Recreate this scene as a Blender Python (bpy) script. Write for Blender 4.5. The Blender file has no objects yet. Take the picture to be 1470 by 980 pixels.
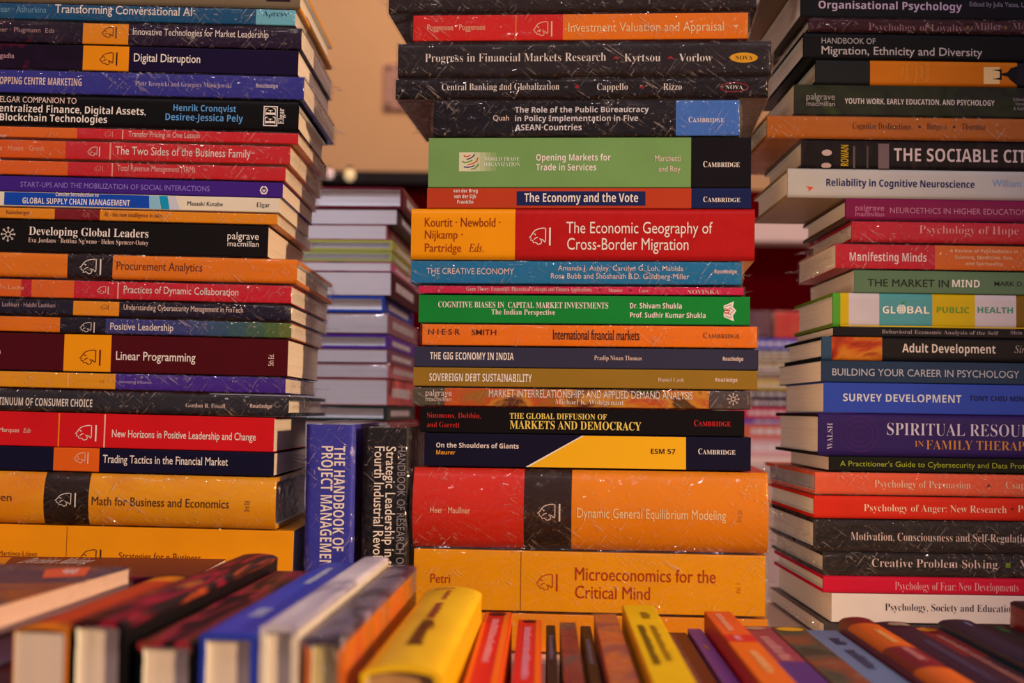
import bpy, bmesh, math, random
from mathutils import Vector, Matrix, noise
random.seed(7)
sc = bpy.context.scene
COL = sc.collection

# ------------------------------------------------------------------ camera, world, lights, exposure
EZ = 1.02                      # eye height; the book table is 0.75 m high
TABLE_Z = 0.75
F = 2042.0; CX, CY = 735.0, 490.0       # 50 mm lens on a 1470 x 980 frame
PITCH = math.atan(100.0 / F); ROLL = 0.013
fw = Vector((0, math.cos(PITCH), math.sin(PITCH)))
r0 = Vector((1, 0, 0)); u0 = Vector((0, -math.sin(PITCH), math.cos(PITCH)))
rt = r0 * math.cos(ROLL) + u0 * math.sin(ROLL)
up = u0 * math.cos(ROLL) - r0 * math.sin(ROLL)
EYE = Vector((0, 0, EZ))
cam = bpy.data.cameras.new('camera'); camo = bpy.data.objects.new('camera', cam); COL.objects.link(camo)
m = Matrix.Identity(4)
for i in range(3):
    m[i][0] = rt[i]; m[i][1] = up[i]; m[i][2] = -fw[i]; m[i][3] = EYE[i]
camo.matrix_world = m
cam.sensor_width = 36.0; cam.lens = F / 1470.0 * 36.0
cam.clip_start = 0.02
cam.dof.use_dof = True; cam.dof.focus_distance = 0.97; cam.dof.aperture_fstop = 7.0
sc.camera = camo

w = bpy.data.worlds.new('world'); sc.world = w; w.use_nodes = True
bg = w.node_tree.nodes['Background']
bg.inputs[0].default_value = (0.56, 0.36, 0.42, 1); bg.inputs[1].default_value = 0.43

def lamp(name, kind, loc, energy, color, target=None, **kw):
    l = bpy.data.lights.new(name, kind); l.energy = energy; l.color = color
    for k, v in kw.items(): setattr(l, k, v)
    o = bpy.data.objects.new(name, l); COL.objects.link(o); o.location = loc
    if target is not None:
        o.rotation_euler = (Vector(target) - Vector(loc)).to_track_quat('-Z', 'Y').to_euler()
    return o
# the stall's warm spotlight, from the front and to one side
lamp('spot_light', 'SPOT', (1.90, -0.62, EZ + 0.46), 325, (1.0, 0.61, 0.32), (-0.25, 0.95, EZ - 0.05),
     shadow_soft_size=0.03, spot_size=math.radians(25.5), spot_blend=0.85)
# a row of small ceiling fixtures
for lx, ly, e in ((-0.75, 0.10, 1.5), (-0.38, 0.22, 1.9), (0.02, 0.05, 1.9), (0.36, 0.28, 1.0)):
    lamp('ceiling_light', 'AREA', (lx, ly, EZ + 1.45), e, (1.0, 0.80, 0.84), (lx * .4 - .05, 0.95, EZ - 0.1), size=0.10)
lamp('back_light', 'AREA', (-0.42, 2.3, EZ - 0.16), 4.2, (1.0, 0.70, 0.52), (0.25, 1.1, EZ + 0.1), size=0.12)
lamp('back_stack_fill', 'SPOT', (-0.24, 0.70, EZ + 1.35), 48, (0.86, 0.82, 1.0), (-0.22, 1.32, EZ - 0.02), shadow_soft_size=0.05, spot_size=math.radians(17), spot_blend=0.7)  # added cool fill, brightens the page ends of the blurred stack behind
lamp('wall_light', 'AREA', (-0.1, 2.9, EZ + 1.9), 17, (1.0, 0.66, 0.42), (-0.2, 4.1, EZ + 0.5), size=0.6)
lamp('background_light', 'AREA', (0.9, 1.5, EZ + 1.4), 14, (1.0, 0.70, 0.60), (0.5, 2.7, EZ - 0.05), size=0.5)

sc.view_settings.view_transform = 'Standard'; sc.view_settings.look = 'None'
sc.view_settings.exposure = -0.08; sc.view_settings.gamma = 1.0; sc.view_settings.use_curve_mapping = False

# ------------------------------------------------------------------ pixel -> world helpers
def ray(px, py):
    return fw + rt * ((px - CX) / F) - up * ((py - CY) / F)
def at_depth(px, py, Y):
    d = ray(px, py); return EYE + d * (Y / d.y)

class Frame:
    """axes X (book length), Y (spine to fore-edge), Z (thickness) through point P"""
    def __init__(s, P, X, Y, Z): s.P, s.X, s.Y, s.Z = Vector(P), Vector(X).normalized(), Vector(Y).normalized(), Vector(Z).normalized()
    def loc(s, px, py, dy=0.0):
        d = ray(px, py); P = s.P + s.Y * dy
        t = (P - EYE).dot(s.Y) / d.dot(s.Y)
        q = EYE + d * t - s.P
        return q.dot(s.X), q.dot(s.Z)
    def matrix(s, lx, ly, lz):
        o = s.P + s.X * lx + s.Y * ly + s.Z * lz
        M = Matrix.Identity(4)
        for i in range(3):
            M[i][0] = s.X[i]; M[i][1] = s.Y[i]; M[i][2] = s.Z[i]; M[i][3] = o[i]
        return M
def stack_frame(P, yaw, tilt):
    R = Matrix.Rotation(yaw, 3, 'Z') @ Matrix.Rotation(tilt, 3, 'Y')
    return Frame(P, R @ Vector((1, 0, 0)), R @ Vector((0, 1, 0)), R @ Vector((0, 0, 1)))

# ------------------------------------------------------------------ materials
def lin(c): return tuple((v / 255 / 12.92) if v / 255 <= .04045 else ((v / 255 + .055) / 1.055) ** 2.4 for v in c)
TINT = (0.98, 0.70, 0.55)
def alb(c, ill=1.0):
    return tuple(max(.004, min(.88, v / (t * ill))) for v, t in zip(lin(c), TINT))
MATS = {}; RECIPE = {}
def nt(name):
    mt = bpy.data.materials.new(name); mt.use_nodes = True
    t = mt.node_tree; return mt, t, t.nodes['Principled BSDF']
def cover_mat(c, ill=1.0, rough=.42, coat=0.0):
    k = ('c', tuple(c), ill, rough, coat)
    if k in MATS: return MATS[k]
    mt, t, b = nt('printed_card'); a = alb(c, ill)
    tc = t.nodes.new('ShaderNodeTexCoord'); n = t.nodes.new('ShaderNodeTexNoise'); n.inputs['Scale'].default_value = 38; n.inputs['Detail'].default_value = 4
    t.links.new(tc.outputs['Object'], n.inputs['Vector'])
    mx = t.nodes.new('ShaderNodeMix'); mx.data_type = 'RGBA'
    mx.inputs[6].default_value = (*[v * .88 for v in a], 1); mx.inputs[7].default_value = (*[min(.9, v * 1.10) for v in a], 1)
    t.links.new(n.outputs[0], mx.inputs[0]); t.links.new(mx.outputs[2], b.inputs['Base Color'])
    b.inputs['Roughness'].default_value = rough; b.inputs['Coat Weight'].default_value = coat; b.inputs['Coat Roughness'].default_value = .22; b.inputs['Specular IOR Level'].default_value = .16
    MATS[k] = mt; RECIPE[mt.name] = (c, ill); return mt
def edge_mat(mt):
    """the raw, matt cut edge of a board in the cover's colour"""
    if mt.name not in RECIPE: return mt
    k = ('e', mt.name)
    if k in MATS: return MATS[k]
    e, t, b = nt('board_edge'); c, ill = RECIPE[mt.name]
    b.inputs['Base Color'].default_value = (*[v * .85 for v in alb(c, ill)], 1); b.inputs['Roughness'].default_value = 1.0; b.inputs['Specular IOR Level'].default_value = 0.0
    MATS[k] = e; return e
def art_mat(cols, ill=1.0, scale=30, stretch=(1, 1, 1), rough=.42, coat=0.0):
    k = ('a', tuple(map(tuple, cols)), ill, scale, stretch)
    if k in MATS: return MATS[k]
    mt, t, b = nt('printed_art')
    tc = t.nodes.new('ShaderNodeTexCoord'); mp = t.nodes.new('ShaderNodeMapping'); mp.inputs['Scale'].default_value = stretch
    n = t.nodes.new('ShaderNodeTexNoise'); n.inputs['Scale'].default_value = scale; n.inputs['Detail'].default_value = 5; n.inputs['Distortion'].default_value = .8
    cr = t.nodes.new('ShaderNodeValToRGB'); e = cr.color_ramp.elements
    lo, hi = .28, .72
    while len(e) < len(cols): e.new(.5)
    for i, c in enumerate(cols):
        e[i].position = lo + (hi - lo) * i / (len(cols) - 1); e[i].color = (*alb(c, ill), 1)
    t.links.new(tc.outputs['Object'], mp.inputs[0]); t.links.new(mp.outputs[0], n.inputs['Vector']); t.links.new(n.outputs[0], cr.inputs[0])
    t.links.new(cr.outputs[0], b.inputs['Base Color']); b.inputs['Roughness'].default_value = rough; b.inputs['Coat Weight'].default_value = coat; b.inputs['Specular IOR Level'].default_value = .16
    MATS[k] = mt; return mt
def paper_mat(c=(226, 188, 160), ill=1.0, axis=2):
    k = ('p', tuple(c), ill, axis)
    if k in MATS: return MATS[k]
    mt, t, b = nt('page_edges'); a = alb(c, ill)
    tc = t.nodes.new('ShaderNodeTexCoord'); mp = t.nodes.new('ShaderNodeMapping')
    s = [6, 6, 6]; s[axis] = 1800; mp.inputs['Scale'].default_value = s
    n = t.nodes.new('ShaderNodeTexNoise'); n.inputs['Scale'].default_value = 1.0; n.inputs['Detail'].default_value = 3
    mx = t.nodes.new('ShaderNodeMix'); mx.data_type = 'RGBA'
    mx.inputs[6].default_value = (*[v * .74 for v in a], 1); mx.inputs[7].default_value = (*[min(.9, v * 1.14) for v in a], 1)
    t.links.new(tc.outputs['Object'], mp.inputs[0]); t.links.new(mp.outputs[0], n.inputs['Vector'])
    t.links.new(n.outputs[0], mx.inputs[0]); t.links.new(mx.outputs[2], b.inputs['Base Color'])
    b.inputs['Roughness'].default_value = .9; b.inputs['Specular IOR Level'].default_value = .1
    MATS[k] = mt; return mt
def ink_mat(c, ill=1.0):
    k = ('i', tuple(c), ill)
    if k in MATS: return MATS[k]
    mt, t, b = nt('ink'); b.inputs['Base Color'].default_value = (*alb(c, ill), 1); b.inputs['Roughness'].default_value = .5; b.inputs['Specular IOR Level'].default_value = .16
    MATS[k] = mt; return mt
def plain_mat(name, c, rough=.7, nscale=20, var=.1, metal=0, bump=0, spec=.25):
    mt, t, b = nt(name); tc = t.nodes.new('ShaderNodeTexCoord'); n = t.nodes.new('ShaderNodeTexNoise'); n.inputs['Scale'].default_value = nscale; n.inputs['Detail'].default_value = 5
    mx = t.nodes.new('ShaderNodeMix'); mx.data_type = 'RGBA'
    mx.inputs[6].default_value = (*[v * (1 - var) for v in c], 1); mx.inputs[7].default_value = (*[min(.95, v * (1 + var)) for v in c], 1)
    t.links.new(tc.outputs['Object'], n.inputs['Vector']); t.links.new(n.outputs[0], mx.inputs[0]); t.links.new(mx.outputs[2], b.inputs['Base Color'])
    b.inputs['Roughness'].default_value = rough; b.inputs['Metallic'].default_value = metal; b.inputs['Specular IOR Level'].default_value = spec
    if bump:
        bp = t.nodes.new('ShaderNodeBump'); bp.inputs['Strength'].default_value = bump; bp.inputs['Distance'].default_value = .002
        t.links.new(n.outputs[0], bp.inputs['Height']); t.links.new(bp.outputs[0], b.inputs['Normal'])
    return mt
def wrap_mat(k=0.0, scat=.25, fs=1.0):
    """clear film: mirror-like sheen over transparency, with sparse fine creases that scatter a little"""
    mt = bpy.data.materials.new('clear_shrink_film'); mt.use_nodes = True; t = mt.node_tree; t.nodes.clear(); N = t.nodes.new; K = t.links.new
    out = N('ShaderNodeOutputMaterial'); tr = N('ShaderNodeBsdfTransparent'); tr.inputs[0].default_value = (.98, .98, .98, 1)
    gl = N('ShaderNodeBsdfGlossy'); gl.inputs['Roughness'].default_value = .055
    tc = N('ShaderNodeTexCoord')
    def noise_at(rot, scl, det, dist, lo, hi):
        mp = N('ShaderNodeMapping'); mp.vector_type = 'TEXTURE'; mp.inputs['Rotation'].default_value = rot; mp.inputs['Scale'].default_value = tuple(1 / (v * fs) for v in scl)
        n = N('ShaderNodeTexNoise'); n.inputs['Scale'].default_value = 1; n.inputs['Detail'].default_value = det; n.inputs['Distortion'].default_value = dist
        r = N('ShaderNodeMapRange'); r.inputs[1].default_value = lo; r.inputs[2].default_value = hi; r.clamp = True
        K(tc.outputs['Object'], mp.inputs[0]); K(mp.outputs[0], n.inputs['Vector']); K(n.outputs[0], r.inputs[0]); return r.outputs[0]
    def math2(op, a, b):
        m = N('ShaderNodeMath'); m.operation = op; m.use_clamp = False
        for i, v in enumerate((a, b)):
            if isinstance(v, (int, float)): m.inputs[i].default_value = v
            else: K(v, m.inputs[i])
        return m.outputs[0]
    s1 = noise_at((.1, .62, .2), (70, 260, 900), 2, .7, .62 - k, .73 - k)      # fine creases one way
    s2 = noise_at((.2, -.95, .1), (60, 240, 950), 2, .8, .64 - k, .74 - k)    # and another
    s3 = noise_at((0, .1, 0), (430, 430, 430), 1, .5, .66, .74)        # little dimples
    msk = noise_at((0, 0, 0), (26, 30, 60), 2, .6, .44, .62)           # where the film is bunched
    cre = math2('MULTIPLY', math2('MAXIMUM', math2('MAXIMUM', s1, s2), math2('MULTIPLY', s3, .8)), math2('ADD', math2('MULTIPLY', msk, .85), .12))
    big = noise_at((.2, -.5, .3), (45, 45, 120), 2, .8, .2, .8)
    hgt = math2('ADD', math2('MULTIPLY', big, 1.1), cre)
    bp = N('ShaderNodeBump'); bp.inputs['Strength'].default_value = .9; bp.inputs['Distance'].default_value = .0020
    K(hgt, bp.inputs['Height']); K(bp.outputs[0], gl.inputs['Normal'])
    lw = N('ShaderNodeLayerWeight'); K(bp.outputs[0], lw.inputs['Normal'])
    f = math2('ADD', math2('MULTIPLY', math2('POWER', lw.outputs['Facing'], 4.0), .16), math2('ADD', math2('MULTIPLY', cre, .26), .045))
    mx = N('ShaderNodeMixShader'); K(f, mx.inputs[0]); K(tr.outputs[0], mx.inputs[1]); K(gl.outputs[0], mx.inputs[2])
    df = N('ShaderNodeBsdfDiffuse'); df.inputs[0].default_value = (.85, .85, .85, 1)
    mx2 = N('ShaderNodeMixShader'); K(math2('MULTIPLY', cre, scat), mx2.inputs[0]); K(mx.outputs[0], mx2.inputs[1]); K(df.outputs[0], mx2.inputs[2])
    K(mx2.outputs[0], out.inputs[0])
    return mt
WRAP = wrap_mat(); WRAP_END = wrap_mat(.03, .30, .38)

# ------------------------------------------------------------------ mesh builder
class MB:
    def __init__(s): s.v = []; s.f = []; s.mi = []; s.mats = []; s.sm = []
    def mat(s, mt):
        if mt not in s.mats: s.mats.append(mt)
        return s.mats.index(mt)
    def add(s, vs, fs, mt, smooth=False):
        b = len(s.v); i = s.mat(mt); s.v += [tuple(v) for v in vs]
        for f in fs: s.f.append([b + j for j in f]); s.mi.append(i); s.sm.append(smooth)
    def box(s, a, b, mt):
        (x0, y0, z0), (x1, y1, z1) = a, b
        s.add([(x0, y0, z0), (x1, y0, z0), (x1, y1, z0), (x0, y1, z0), (x0, y0, z1), (x1, y0, z1), (x1, y1, z1), (x0, y1, z1)],
              [(0, 3, 2, 1), (4, 5, 6, 7), (0, 1, 5, 4), (1, 2, 6, 5), (2, 3, 7, 6), (3, 0, 4, 7)], mt)
    def build(s, name, parent=None, off=(0, 0, 0), bevel=0):
        me = bpy.data.meshes.new(name)
        me.from_pydata([(x - off[0], y - off[1], z - off[2]) for x, y, z in s.v], [], s.f)
        for mt in s.mats: me.materials.append(mt)
        me.polygons.foreach_set('material_index', s.mi); me.polygons.foreach_set('use_smooth', s.sm)
        me.validate(); me.update()
        o = bpy.data.objects.new(name, me); COL.objects.link(o)
        if parent: o.parent = parent
        if bevel:
            md = o.modifiers.new('edge', 'BEVEL'); md.width = bevel; md.segments = 2; md.limit_method = 'ANGLE'
        return o
def tag(o, label=None, cat=None, group=None, kind=None):
    for k, v in (('label', label), ('category', cat), ('group', group), ('kind', kind)):
        if v: o[k] = v
    return o

# ------------------------------------------------------------------ lettering
def mathmap(s, cap, low, dig=None):
    o = ''
    for c in s:
        if 'A' <= c <= 'Z': o += chr(cap + ord(c) - 65)
        elif 'a' <= c <= 'z': o += chr(low + ord(c) - 97)
        elif dig and '0' <= c <= '9': o += chr(dig + ord(c) - 48)
        else: o += c
    return o
FONTS = {'S': (lambda s: s, 0.0), 'M': (lambda s: s, .006),
         'B': (lambda s: mathmap(s, 0x1D5D4, 0x1D5EE, 0x1D7EC), -.004),
         'T': (lambda s: mathmap(s, 0x1D400, 0x1D41A, 0x1D7CE), -.003),
         'R': (lambda s: mathmap(s, 0x1D400, 0x1D41A, 0x1D7CE), -.013),
         'I': (lambda s: mathmap(s, 0x1D434, 0x1D44E), 0.0)}
def glyphs(s, font):
    fn, off = FONTS[font]
    c = bpy.data.curves.new('text', 'FONT'); c.body = fn(s); c.offset = off; c.resolution_u = 3
    o = bpy.data.objects.new('text', c); COL.objects.link(o)
    dg = bpy.context.evaluated_depsgraph_get(); dg.update()
    me = bpy.data.meshes.new_from_object(o.evaluated_get(dg), depsgraph=dg)
    vs = [v.co.copy() for v in me.vertices]; fs = [list(p.vertices) for p in me.polygons]
    bpy.data.objects.remove(o); bpy.data.curves.remove(c); bpy.data.meshes.remove(me)
    return vs, fs
CAPH = {}
def caph(font):
    if font not in CAPH: CAPH[font] = max(v.y for v in glyphs('H', font)[0])
    return CAPH[font]
def put_text(mb, s, font, mt, x0, x1, zb, zc, rot=None, yfun=None, eps=.00022):
    """lettering whose ink runs x0..x1, baseline zb, cap line zc (rot: run along z)"""
    vs, fs = glyphs(s, font)
    if not vs: return
    if yfun:
        bm = bmesh.new(); bv = [bm.verts.new(v) for v in vs]
        for f in fs:
            try: bm.faces.new([bv[i] for i in f])
            except ValueError: pass
        for k in range(-1, 7):
            bmesh.ops.bisect_plane(bm, geom=bm.verts[:] + bm.edges[:] + bm.faces[:], plane_co=(0, k * caph(font) / 5, 0), plane_no=(0, 1, 0))
        bm.verts.index_update(); vs = [v.co.copy() for v in bm.verts]; fs = [[v.index for v in f.verts] for f in bm.faces]; bm.free()
    a = min(v.x for v in vs); b = max(v.x for v in vs); h = caph(font)
    out = []
    for v in vs:
        u = (v.x - a) / max(1e-9, b - a); q = v.y / h
        if rot is None: X = x0 + (x1 - x0) * u; Z = zb + (zc - zb) * q
        elif rot == 'ccw': Z = zb + (zc - zb) * u; X = x1 + (x0 - x1) * q      # run upward, tops to -x
        else: Z = zc + (zb - zc) * u; X = x0 + (x1 - x0) * q                   # run downward, tops to +x
        out.append((X, (yfun(Z) if yfun else 0.0) - eps, Z))
    mb.add(out, fs, mt)

# ------------------------------------------------------------------ stroke emblems
def ribbon(mb, pts, wd, mt, eps=.0002, yfun=None, closed=False):
    if yfun:
        q = []; m_ = len(pts)
        for i in range(m_ if closed else m_ - 1):
            a, b = pts[i], pts[(i + 1) % m_]; k_ = max(1, int(math.hypot(b[0] - a[0], b[1] - a[1]) / .0012))
            q += [(a[0] + (b[0] - a[0]) * j / k_, a[1] + (b[1] - a[1]) * j / k_) for j in range(k_)]
        pts = q if closed else q + [pts[-1]]
    n = len(pts); L = []; R = []
    for i, (x, z) in enumerate(pts):
        a = pts[i - 1] if i > 0 or closed else pts[i]; b = pts[(i + 1) % n] if i < n - 1 or closed else pts[i]
        dx, dz = b[0] - a[0], b[1] - a[1]; l = math.hypot(dx, dz) or 1; nx, nz = -dz / l * wd / 2, dx / l * wd / 2
        L.append((x + nx, z + nz)); R.append((x - nx, z - nz))
    vs = [(x, (yfun(z) if yfun else 0) - eps, z) for x, z in L + R]
    fs = [(i, (i + 1) % n, n + (i + 1) % n, n + i) for i in range(n if closed else n - 1)]
    mb.add(vs, fs, mt)
def poly(mb, pts, mt, eps=.00012, yfun=None):
    mb.add([(x, (yfun(z) if yfun else 0) - eps, z) for x, z in pts], [list(range(len(pts)))], mt)
KNIGHT = [[(.72, 1), (.60, 1), (.42, .95), (.27, .86), (.17, .72), (.10, .55), (.0, .42), (.10, .38), (.06, .27), (.16, .25), (.20, .10), (.30, .14), (.42, .0), (.55, .06), (.58, .2), (.48, .36), (.62, .30), (.74, .14), (.76, .22), (.76, 1)],
          [(.20, .66), (.30, .62), (.26, .56)], [(.40, .44), (.30, .40), (.22, .30)]]

# ------------------------------------------------------------------ book parts
def spine_y(T, bulge):
    return (lambda z: -bulge * max(0.0, 1 - (2 * z / T - 1) ** 2)) if bulge else None
def build_cover(root, off, L, T, D, style, main, bands, inner, boards=None, bulge=0.0, bottom=None):
    mb = MB(); prof = []; spine = set()
    if style == 'hard':
        t = .0026; pts = [(D, 0), (.0115, 0), (.0085, .0002), (.0055, .0001), (.0025, 0)]
        n = 9
        sp = [(-bulge * (1 - (2 * k / n - 1) ** 2) + (.0009 if k in (0, n) else 0), T * k / n) for k in range(n + 1)]
        top = [(y, T - z) for y, z in reversed(pts)]
        outer = pts + sp + top; s0 = len(pts); s1 = s0 + n
        spine = set(range(s0 - 1, s1 + 1))
    else:
        t = .0006; r = min(.0008, T * .12)
        arc = [(r - r * math.sin(a), r - r * math.cos(a)) for a in (0, math.pi / 6, math.pi / 3, math.pi / 2)]
        n = 8 if bulge else 1
        mid = [(-bulge * (1 - (2 * k / n - 1) ** 2), r + (T - 2 * r) * k / n) for k in range(1, n)]
        outer = [(D, 0)] + arc + mid + [(y, T - z) for y, z in reversed(arc)] + [(D, T)]
        spine = set(range(1, len(outer) - 2))
    def inset(p, i):
        y, z = p
        if i in (0, len(outer) - 1): return (y, t if z < T / 2 else T - t)
        if y > (.003 if style == 'hard' else .0012): return (y, z + t if z < T / 2 else z - t)
        q = min(max(z, t), T - t); return (y + t, q)
    inn = [inset(p, i) for i, p in enumerate(outer)]
    ring = outer + inn[::-1]; N = len(ring); no = len(outer)
    cuts = [0.0] + [c for _, c in bands if 0 < c < L - 1e-5] + [L]
    cols = [main] + [mt for mt, c in bands if 0 < c < L - 1e-5]
    first = [mt for mt, c in bands if c <= 0]
    if first: cols[0] = first[-1]
    boards = boards or main
    vs = [(x, y, z) for x in cuts for y, z in ring]
    imain = {}
    for k in range(len(cuts) - 1):
        for j in range(N):
            j2 = (j + 1) % N
            f = (k * N + j, k * N + j2, (k + 1) * N + j2, (k + 1) * N + j)
            if j < no - 1:
                if j in spine: mt = cols[k]
                else: mt = (bottom or boards) if outer[j][1] < T / 2 else boards
            elif j == no - 1 or j == N - 1: mt = boards
            else: mt = inner
            mb.f.append(list(f)); mb.mi.append(mb.mat(mt)); mb.sm.append(bool(style == 'hard' and j in spine) or bool(bulge and j in spine))
    for k, flip in ((0, 0), (len(cuts) - 1, 1)):     # end faces keep their own vertices so the rounded spine shades cleanly
        mt = cols[0] if k == 0 else cols[-1]; b = len(vs); vs += vs[k * N:(k + 1) * N]
        for j in range(no - 1):
            f = [b + j, b + j + 1, b + N - 2 - j, b + N - 1 - j]
            mb.f.append(f if flip else f[::-1]); mb.mi.append(mb.mat(edge_mat(mt if j in spine else boards))); mb.sm.append(False)
    mb.v = vs
    return mb.build('cover', root, off)
def build_pages(root, off, L, T, D, style, mt, bulge=0.0, back=0.0):
    mb = MB()
    if style == 'hard': ex, t, fy, y0 = .0032, .0027, D - .0035, .003
    else: ex, t, fy, y0 = .0003, .00065, D - .0004, .0012
    n = 8; conc = min(.004, T * .09) if style == 'hard' else .0004
    fore = [(fy - conc * (1 - (2 * k / n - 1) ** 2), t + (T - 2 * t) * k / n) for k in range(n + 1)]
    sp = [(y0 - (bulge * .9) * (1 - (2 * k / n - 1) ** 2), t + (T - 2 * t) * k / n) for k in range(n, -1, -1)]
    if style != 'hard': sp = [(y0, T - t), (y0, t)]
    ring = fore + sp; N = len(ring)
    cx = [ex + (L - 2 * ex) * k / 6 for k in range(7)]
    vs = []
    for k, x in enumerate(cx):
        jig = [(random.uniform(-1, 1) * .0002) if k in (0, 6) else 0 for _ in ring]
        vs += [(x + j, y, z) for (y, z), j in zip(ring, jig)]
    fs = [(k * N + j, (k + 1) * N + j, (k + 1) * N + (j + 1) % N, k * N + (j + 1) % N) for k in range(6) for j in range(N)]
    fs += [list(range(N)), [6 * N + j for j in range(N)][::-1]]
    mb.add(vs, fs, mt)
    return mb.build('page_block', root, off)
def build_wrap(root, off, L, T, D, bulge=0.0, seed=0, fins=(1, 1), seam=True, hard=False):
    x0, x1 = -.0011, L + .0011; y0, y1 = -.0009 - bulge, D + .0012; z0, z1 = -.0005, T + .0005
    nx, ny, nz = max(8, int(L / .0045)), max(6, int(D / .006)), max(3, int(T / .004))
    verts = {}; V = []; Fs = []
    xs = [x0 + (x1 - x0) * i / nx for i in range(nx + 1)]; ys = [y0 + (y1 - y0) * i / ny for i in range(ny + 1)]; zs = [z0 + (z1 - z0) * i / nz for i in range(nz + 1)]
    def vid(i, j, k):
        key = (i, j, k)
        if key in verts: return verts[key]
        x, y, z = xs[i], ys[j], zs[k]
        if bulge and j == 0:
            y = -.0009 - bulge * (1 - (2 * k / nz - 1) ** 2)
        s = Vector((x * 55 + seed * 3.1, y * 70, z * 120 + seed))
        nv = noise.noise(s); n2 = noise.noise(s * 2.7 + Vector((9, 3, seed)))
        r = abs(noise.noise(Vector((x * 30 + z * 60 + seed, z * 130 - x * 20, y * 30 + seed * 2))))
        e = 0.00045 * nv + .0003 * n2
        if i in (0, nx): x += (1 if i else -1) * (.0004 + .0011 * r + abs(e)) * (0 if k in (0, nz) else 1) + e * .6
        if j == 0: y += -(abs(e) * .9 + .0006 * max(0, .18 - r) * 4)
        if j == ny: y += .0008 * r
        if k in (0, nz): z += (-1 if k == 0 else 1) * 0.00008 * (1 + nv)
        if i in (0, nx) and j in (0, ny) : y += (.0012 if j == 0 else -.0012) * .4
        verts[key] = len(V); V.append((x, y, z)); return verts[key]
    def grid(fn, a, b, flip):
        for p in range(a):
            for q in range(b):
                f = [fn(p, q), fn(p + 1, q), fn(p + 1, q + 1), fn(p, q + 1)]
                Fs.append(f[::-1] if flip else f)
    grid(lambda p, q: vid(p, 0, q), nx, nz, False); grid(lambda p, q: vid(p, ny, q), nx, nz, True)
    grid(lambda p, q: vid(p, q, 0), nx, ny, True); grid(lambda p, q: vid(p, q, nz), nx, ny, False)
    e0 = len(Fs)
    grid(lambda p, q: vid(0, p, q), ny, nz, True); grid(lambda p, q: vid(nx, p, q), ny, nz, False)
    e1 = len(Fs)
    # crumpled seal fins at the two ends
    for e, on in ((0, fins[0]), (1, fins[1])):
        if not on: continue
        n = 26; sx = 1 if e else -1; xb = x1 if e else x0; b = len(V)
        for i in range(n + 1):
            y = y0 + .001 + (y1 - y0 - .002) * i / n
            g = noise.noise(Vector((y * 60, seed * 1.7, e * 5.0))); g2 = noise.noise(Vector((y * 140, seed * 2.3, e * 3.0)))
            zc = T * (.5 + .16 * g)
            l = .0016 + .0050 * abs(g2) + (.009 * max(0, 1 - abs(i - n) / 5) + .005 * max(0, 1 - i / 3))
            for q in range(3):
                V.append((xb + sx * (l * q / 2 - .0003), y, zc + (q * .0012 * g2)))
        for i in range(n):
            for q in range(2):
                a = b + i * 3 + q; Fs.append([a, a + 3, a + 4, a + 1])
    e2 = len(Fs)
    # heat-seal seam: a fine ridge wandering along the spine
    if seam:
        b = len(V); n = 40
        for i in range(n + 1):
            x = x0 + .002 + (x1 - x0 - .004) * i / n
            zc = T * (.5 + .22 * noise.noise(Vector((x * 9, seed * 1.3, 0))))
            yb = -.0013 - bulge * (1 - (2 * zc / T - 1) ** 2)
            V.append((x, yb, zc - .00022)); V.append((x, yb - .0003, zc)); V.append((x, yb, zc + .00022))
        for i in range(n):
            for q in range(2):
                a = b + i * 3 + q; Fs.append([a, a + 3, a + 4, a + 1])
    mb = MB(); mb.add(V, Fs[:e0] + Fs[e2:], WRAP, True); mb.f += Fs[e0:e2]; mb.mi += [mb.mat(WRAP_END)] * (e2 - e0); mb.sm += [True] * (e2 - e0)
    return mb.build('shrink_wrap', root, off)

NB = [0]
def make_book(M, L, T, D, style='paper', main=None, bands=(), inner=None, boards=None, bottom=None, paper=None, bulge=0.0, wrap=False, name='book', fins=(1, 1), seam=True):
    """M maps book space (corner of the spine at the origin) to the world; returns (root, cover, offset, yfun)"""
    NB[0] += 1
    off = (L / 2, D / 2, 0)
    root = bpy.data.objects.new(name, None); COL.objects.link(root); root.empty_display_size = .02
    root.matrix_world = M @ Matrix.Translation(off)
    Tb, dz = (T - .0014, .0007) if wrap else (T, 0)
    o2 = (off[0], off[1], -dz)
    cv = build_cover(root, o2, L, Tb, D, style, main, list(bands), inner or PAPER_IN, boards, bulge, bottom)
    build_pages(root, o2, L, Tb, D, style, paper or PAPER, bulge)
    if wrap: build_wrap(root, o2, L, Tb, D, bulge, NB[0], fins, seam)
    yf = spine_y(Tb, bulge)
    return root, cv, o2, yf
PAPER = paper_mat(); PAPER_IN = cover_mat((225, 205, 185))
# ------------------------------------------------------------------ setting
def structure(o, **kw): o['kind'] = 'structure'; return o
mb = MB(); mb.box((-4, -2, -.05), (4, 4.4, 0), plain_mat('floor_carpet', (.10, .04, .035), .9, 60, .3)); structure(mb.build('floor'))
mb = MB(); mb.box((-4, 4.2, 0), (4, 4.35, 3.2), plain_mat('warm_plaster', (.80, .53, .29), .8, 9, .04, bump=.1)); structure(mb.build('wall_back'))
mb = MB(); mb.box((-4.15, -2, 0), (-4, 4.35, 3.2), plain_mat('warm_plaster', (.60, .42, .30), .8, 9, .04)); structure(mb.build('wall_left'))
mb = MB(); mb.box((4, -2, 0), (4.15, 4.35, 3.2), plain_mat('warm_plaster', (.50, .33, .25), .8, 9, .04)); structure(mb.build('wall_right'))

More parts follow.
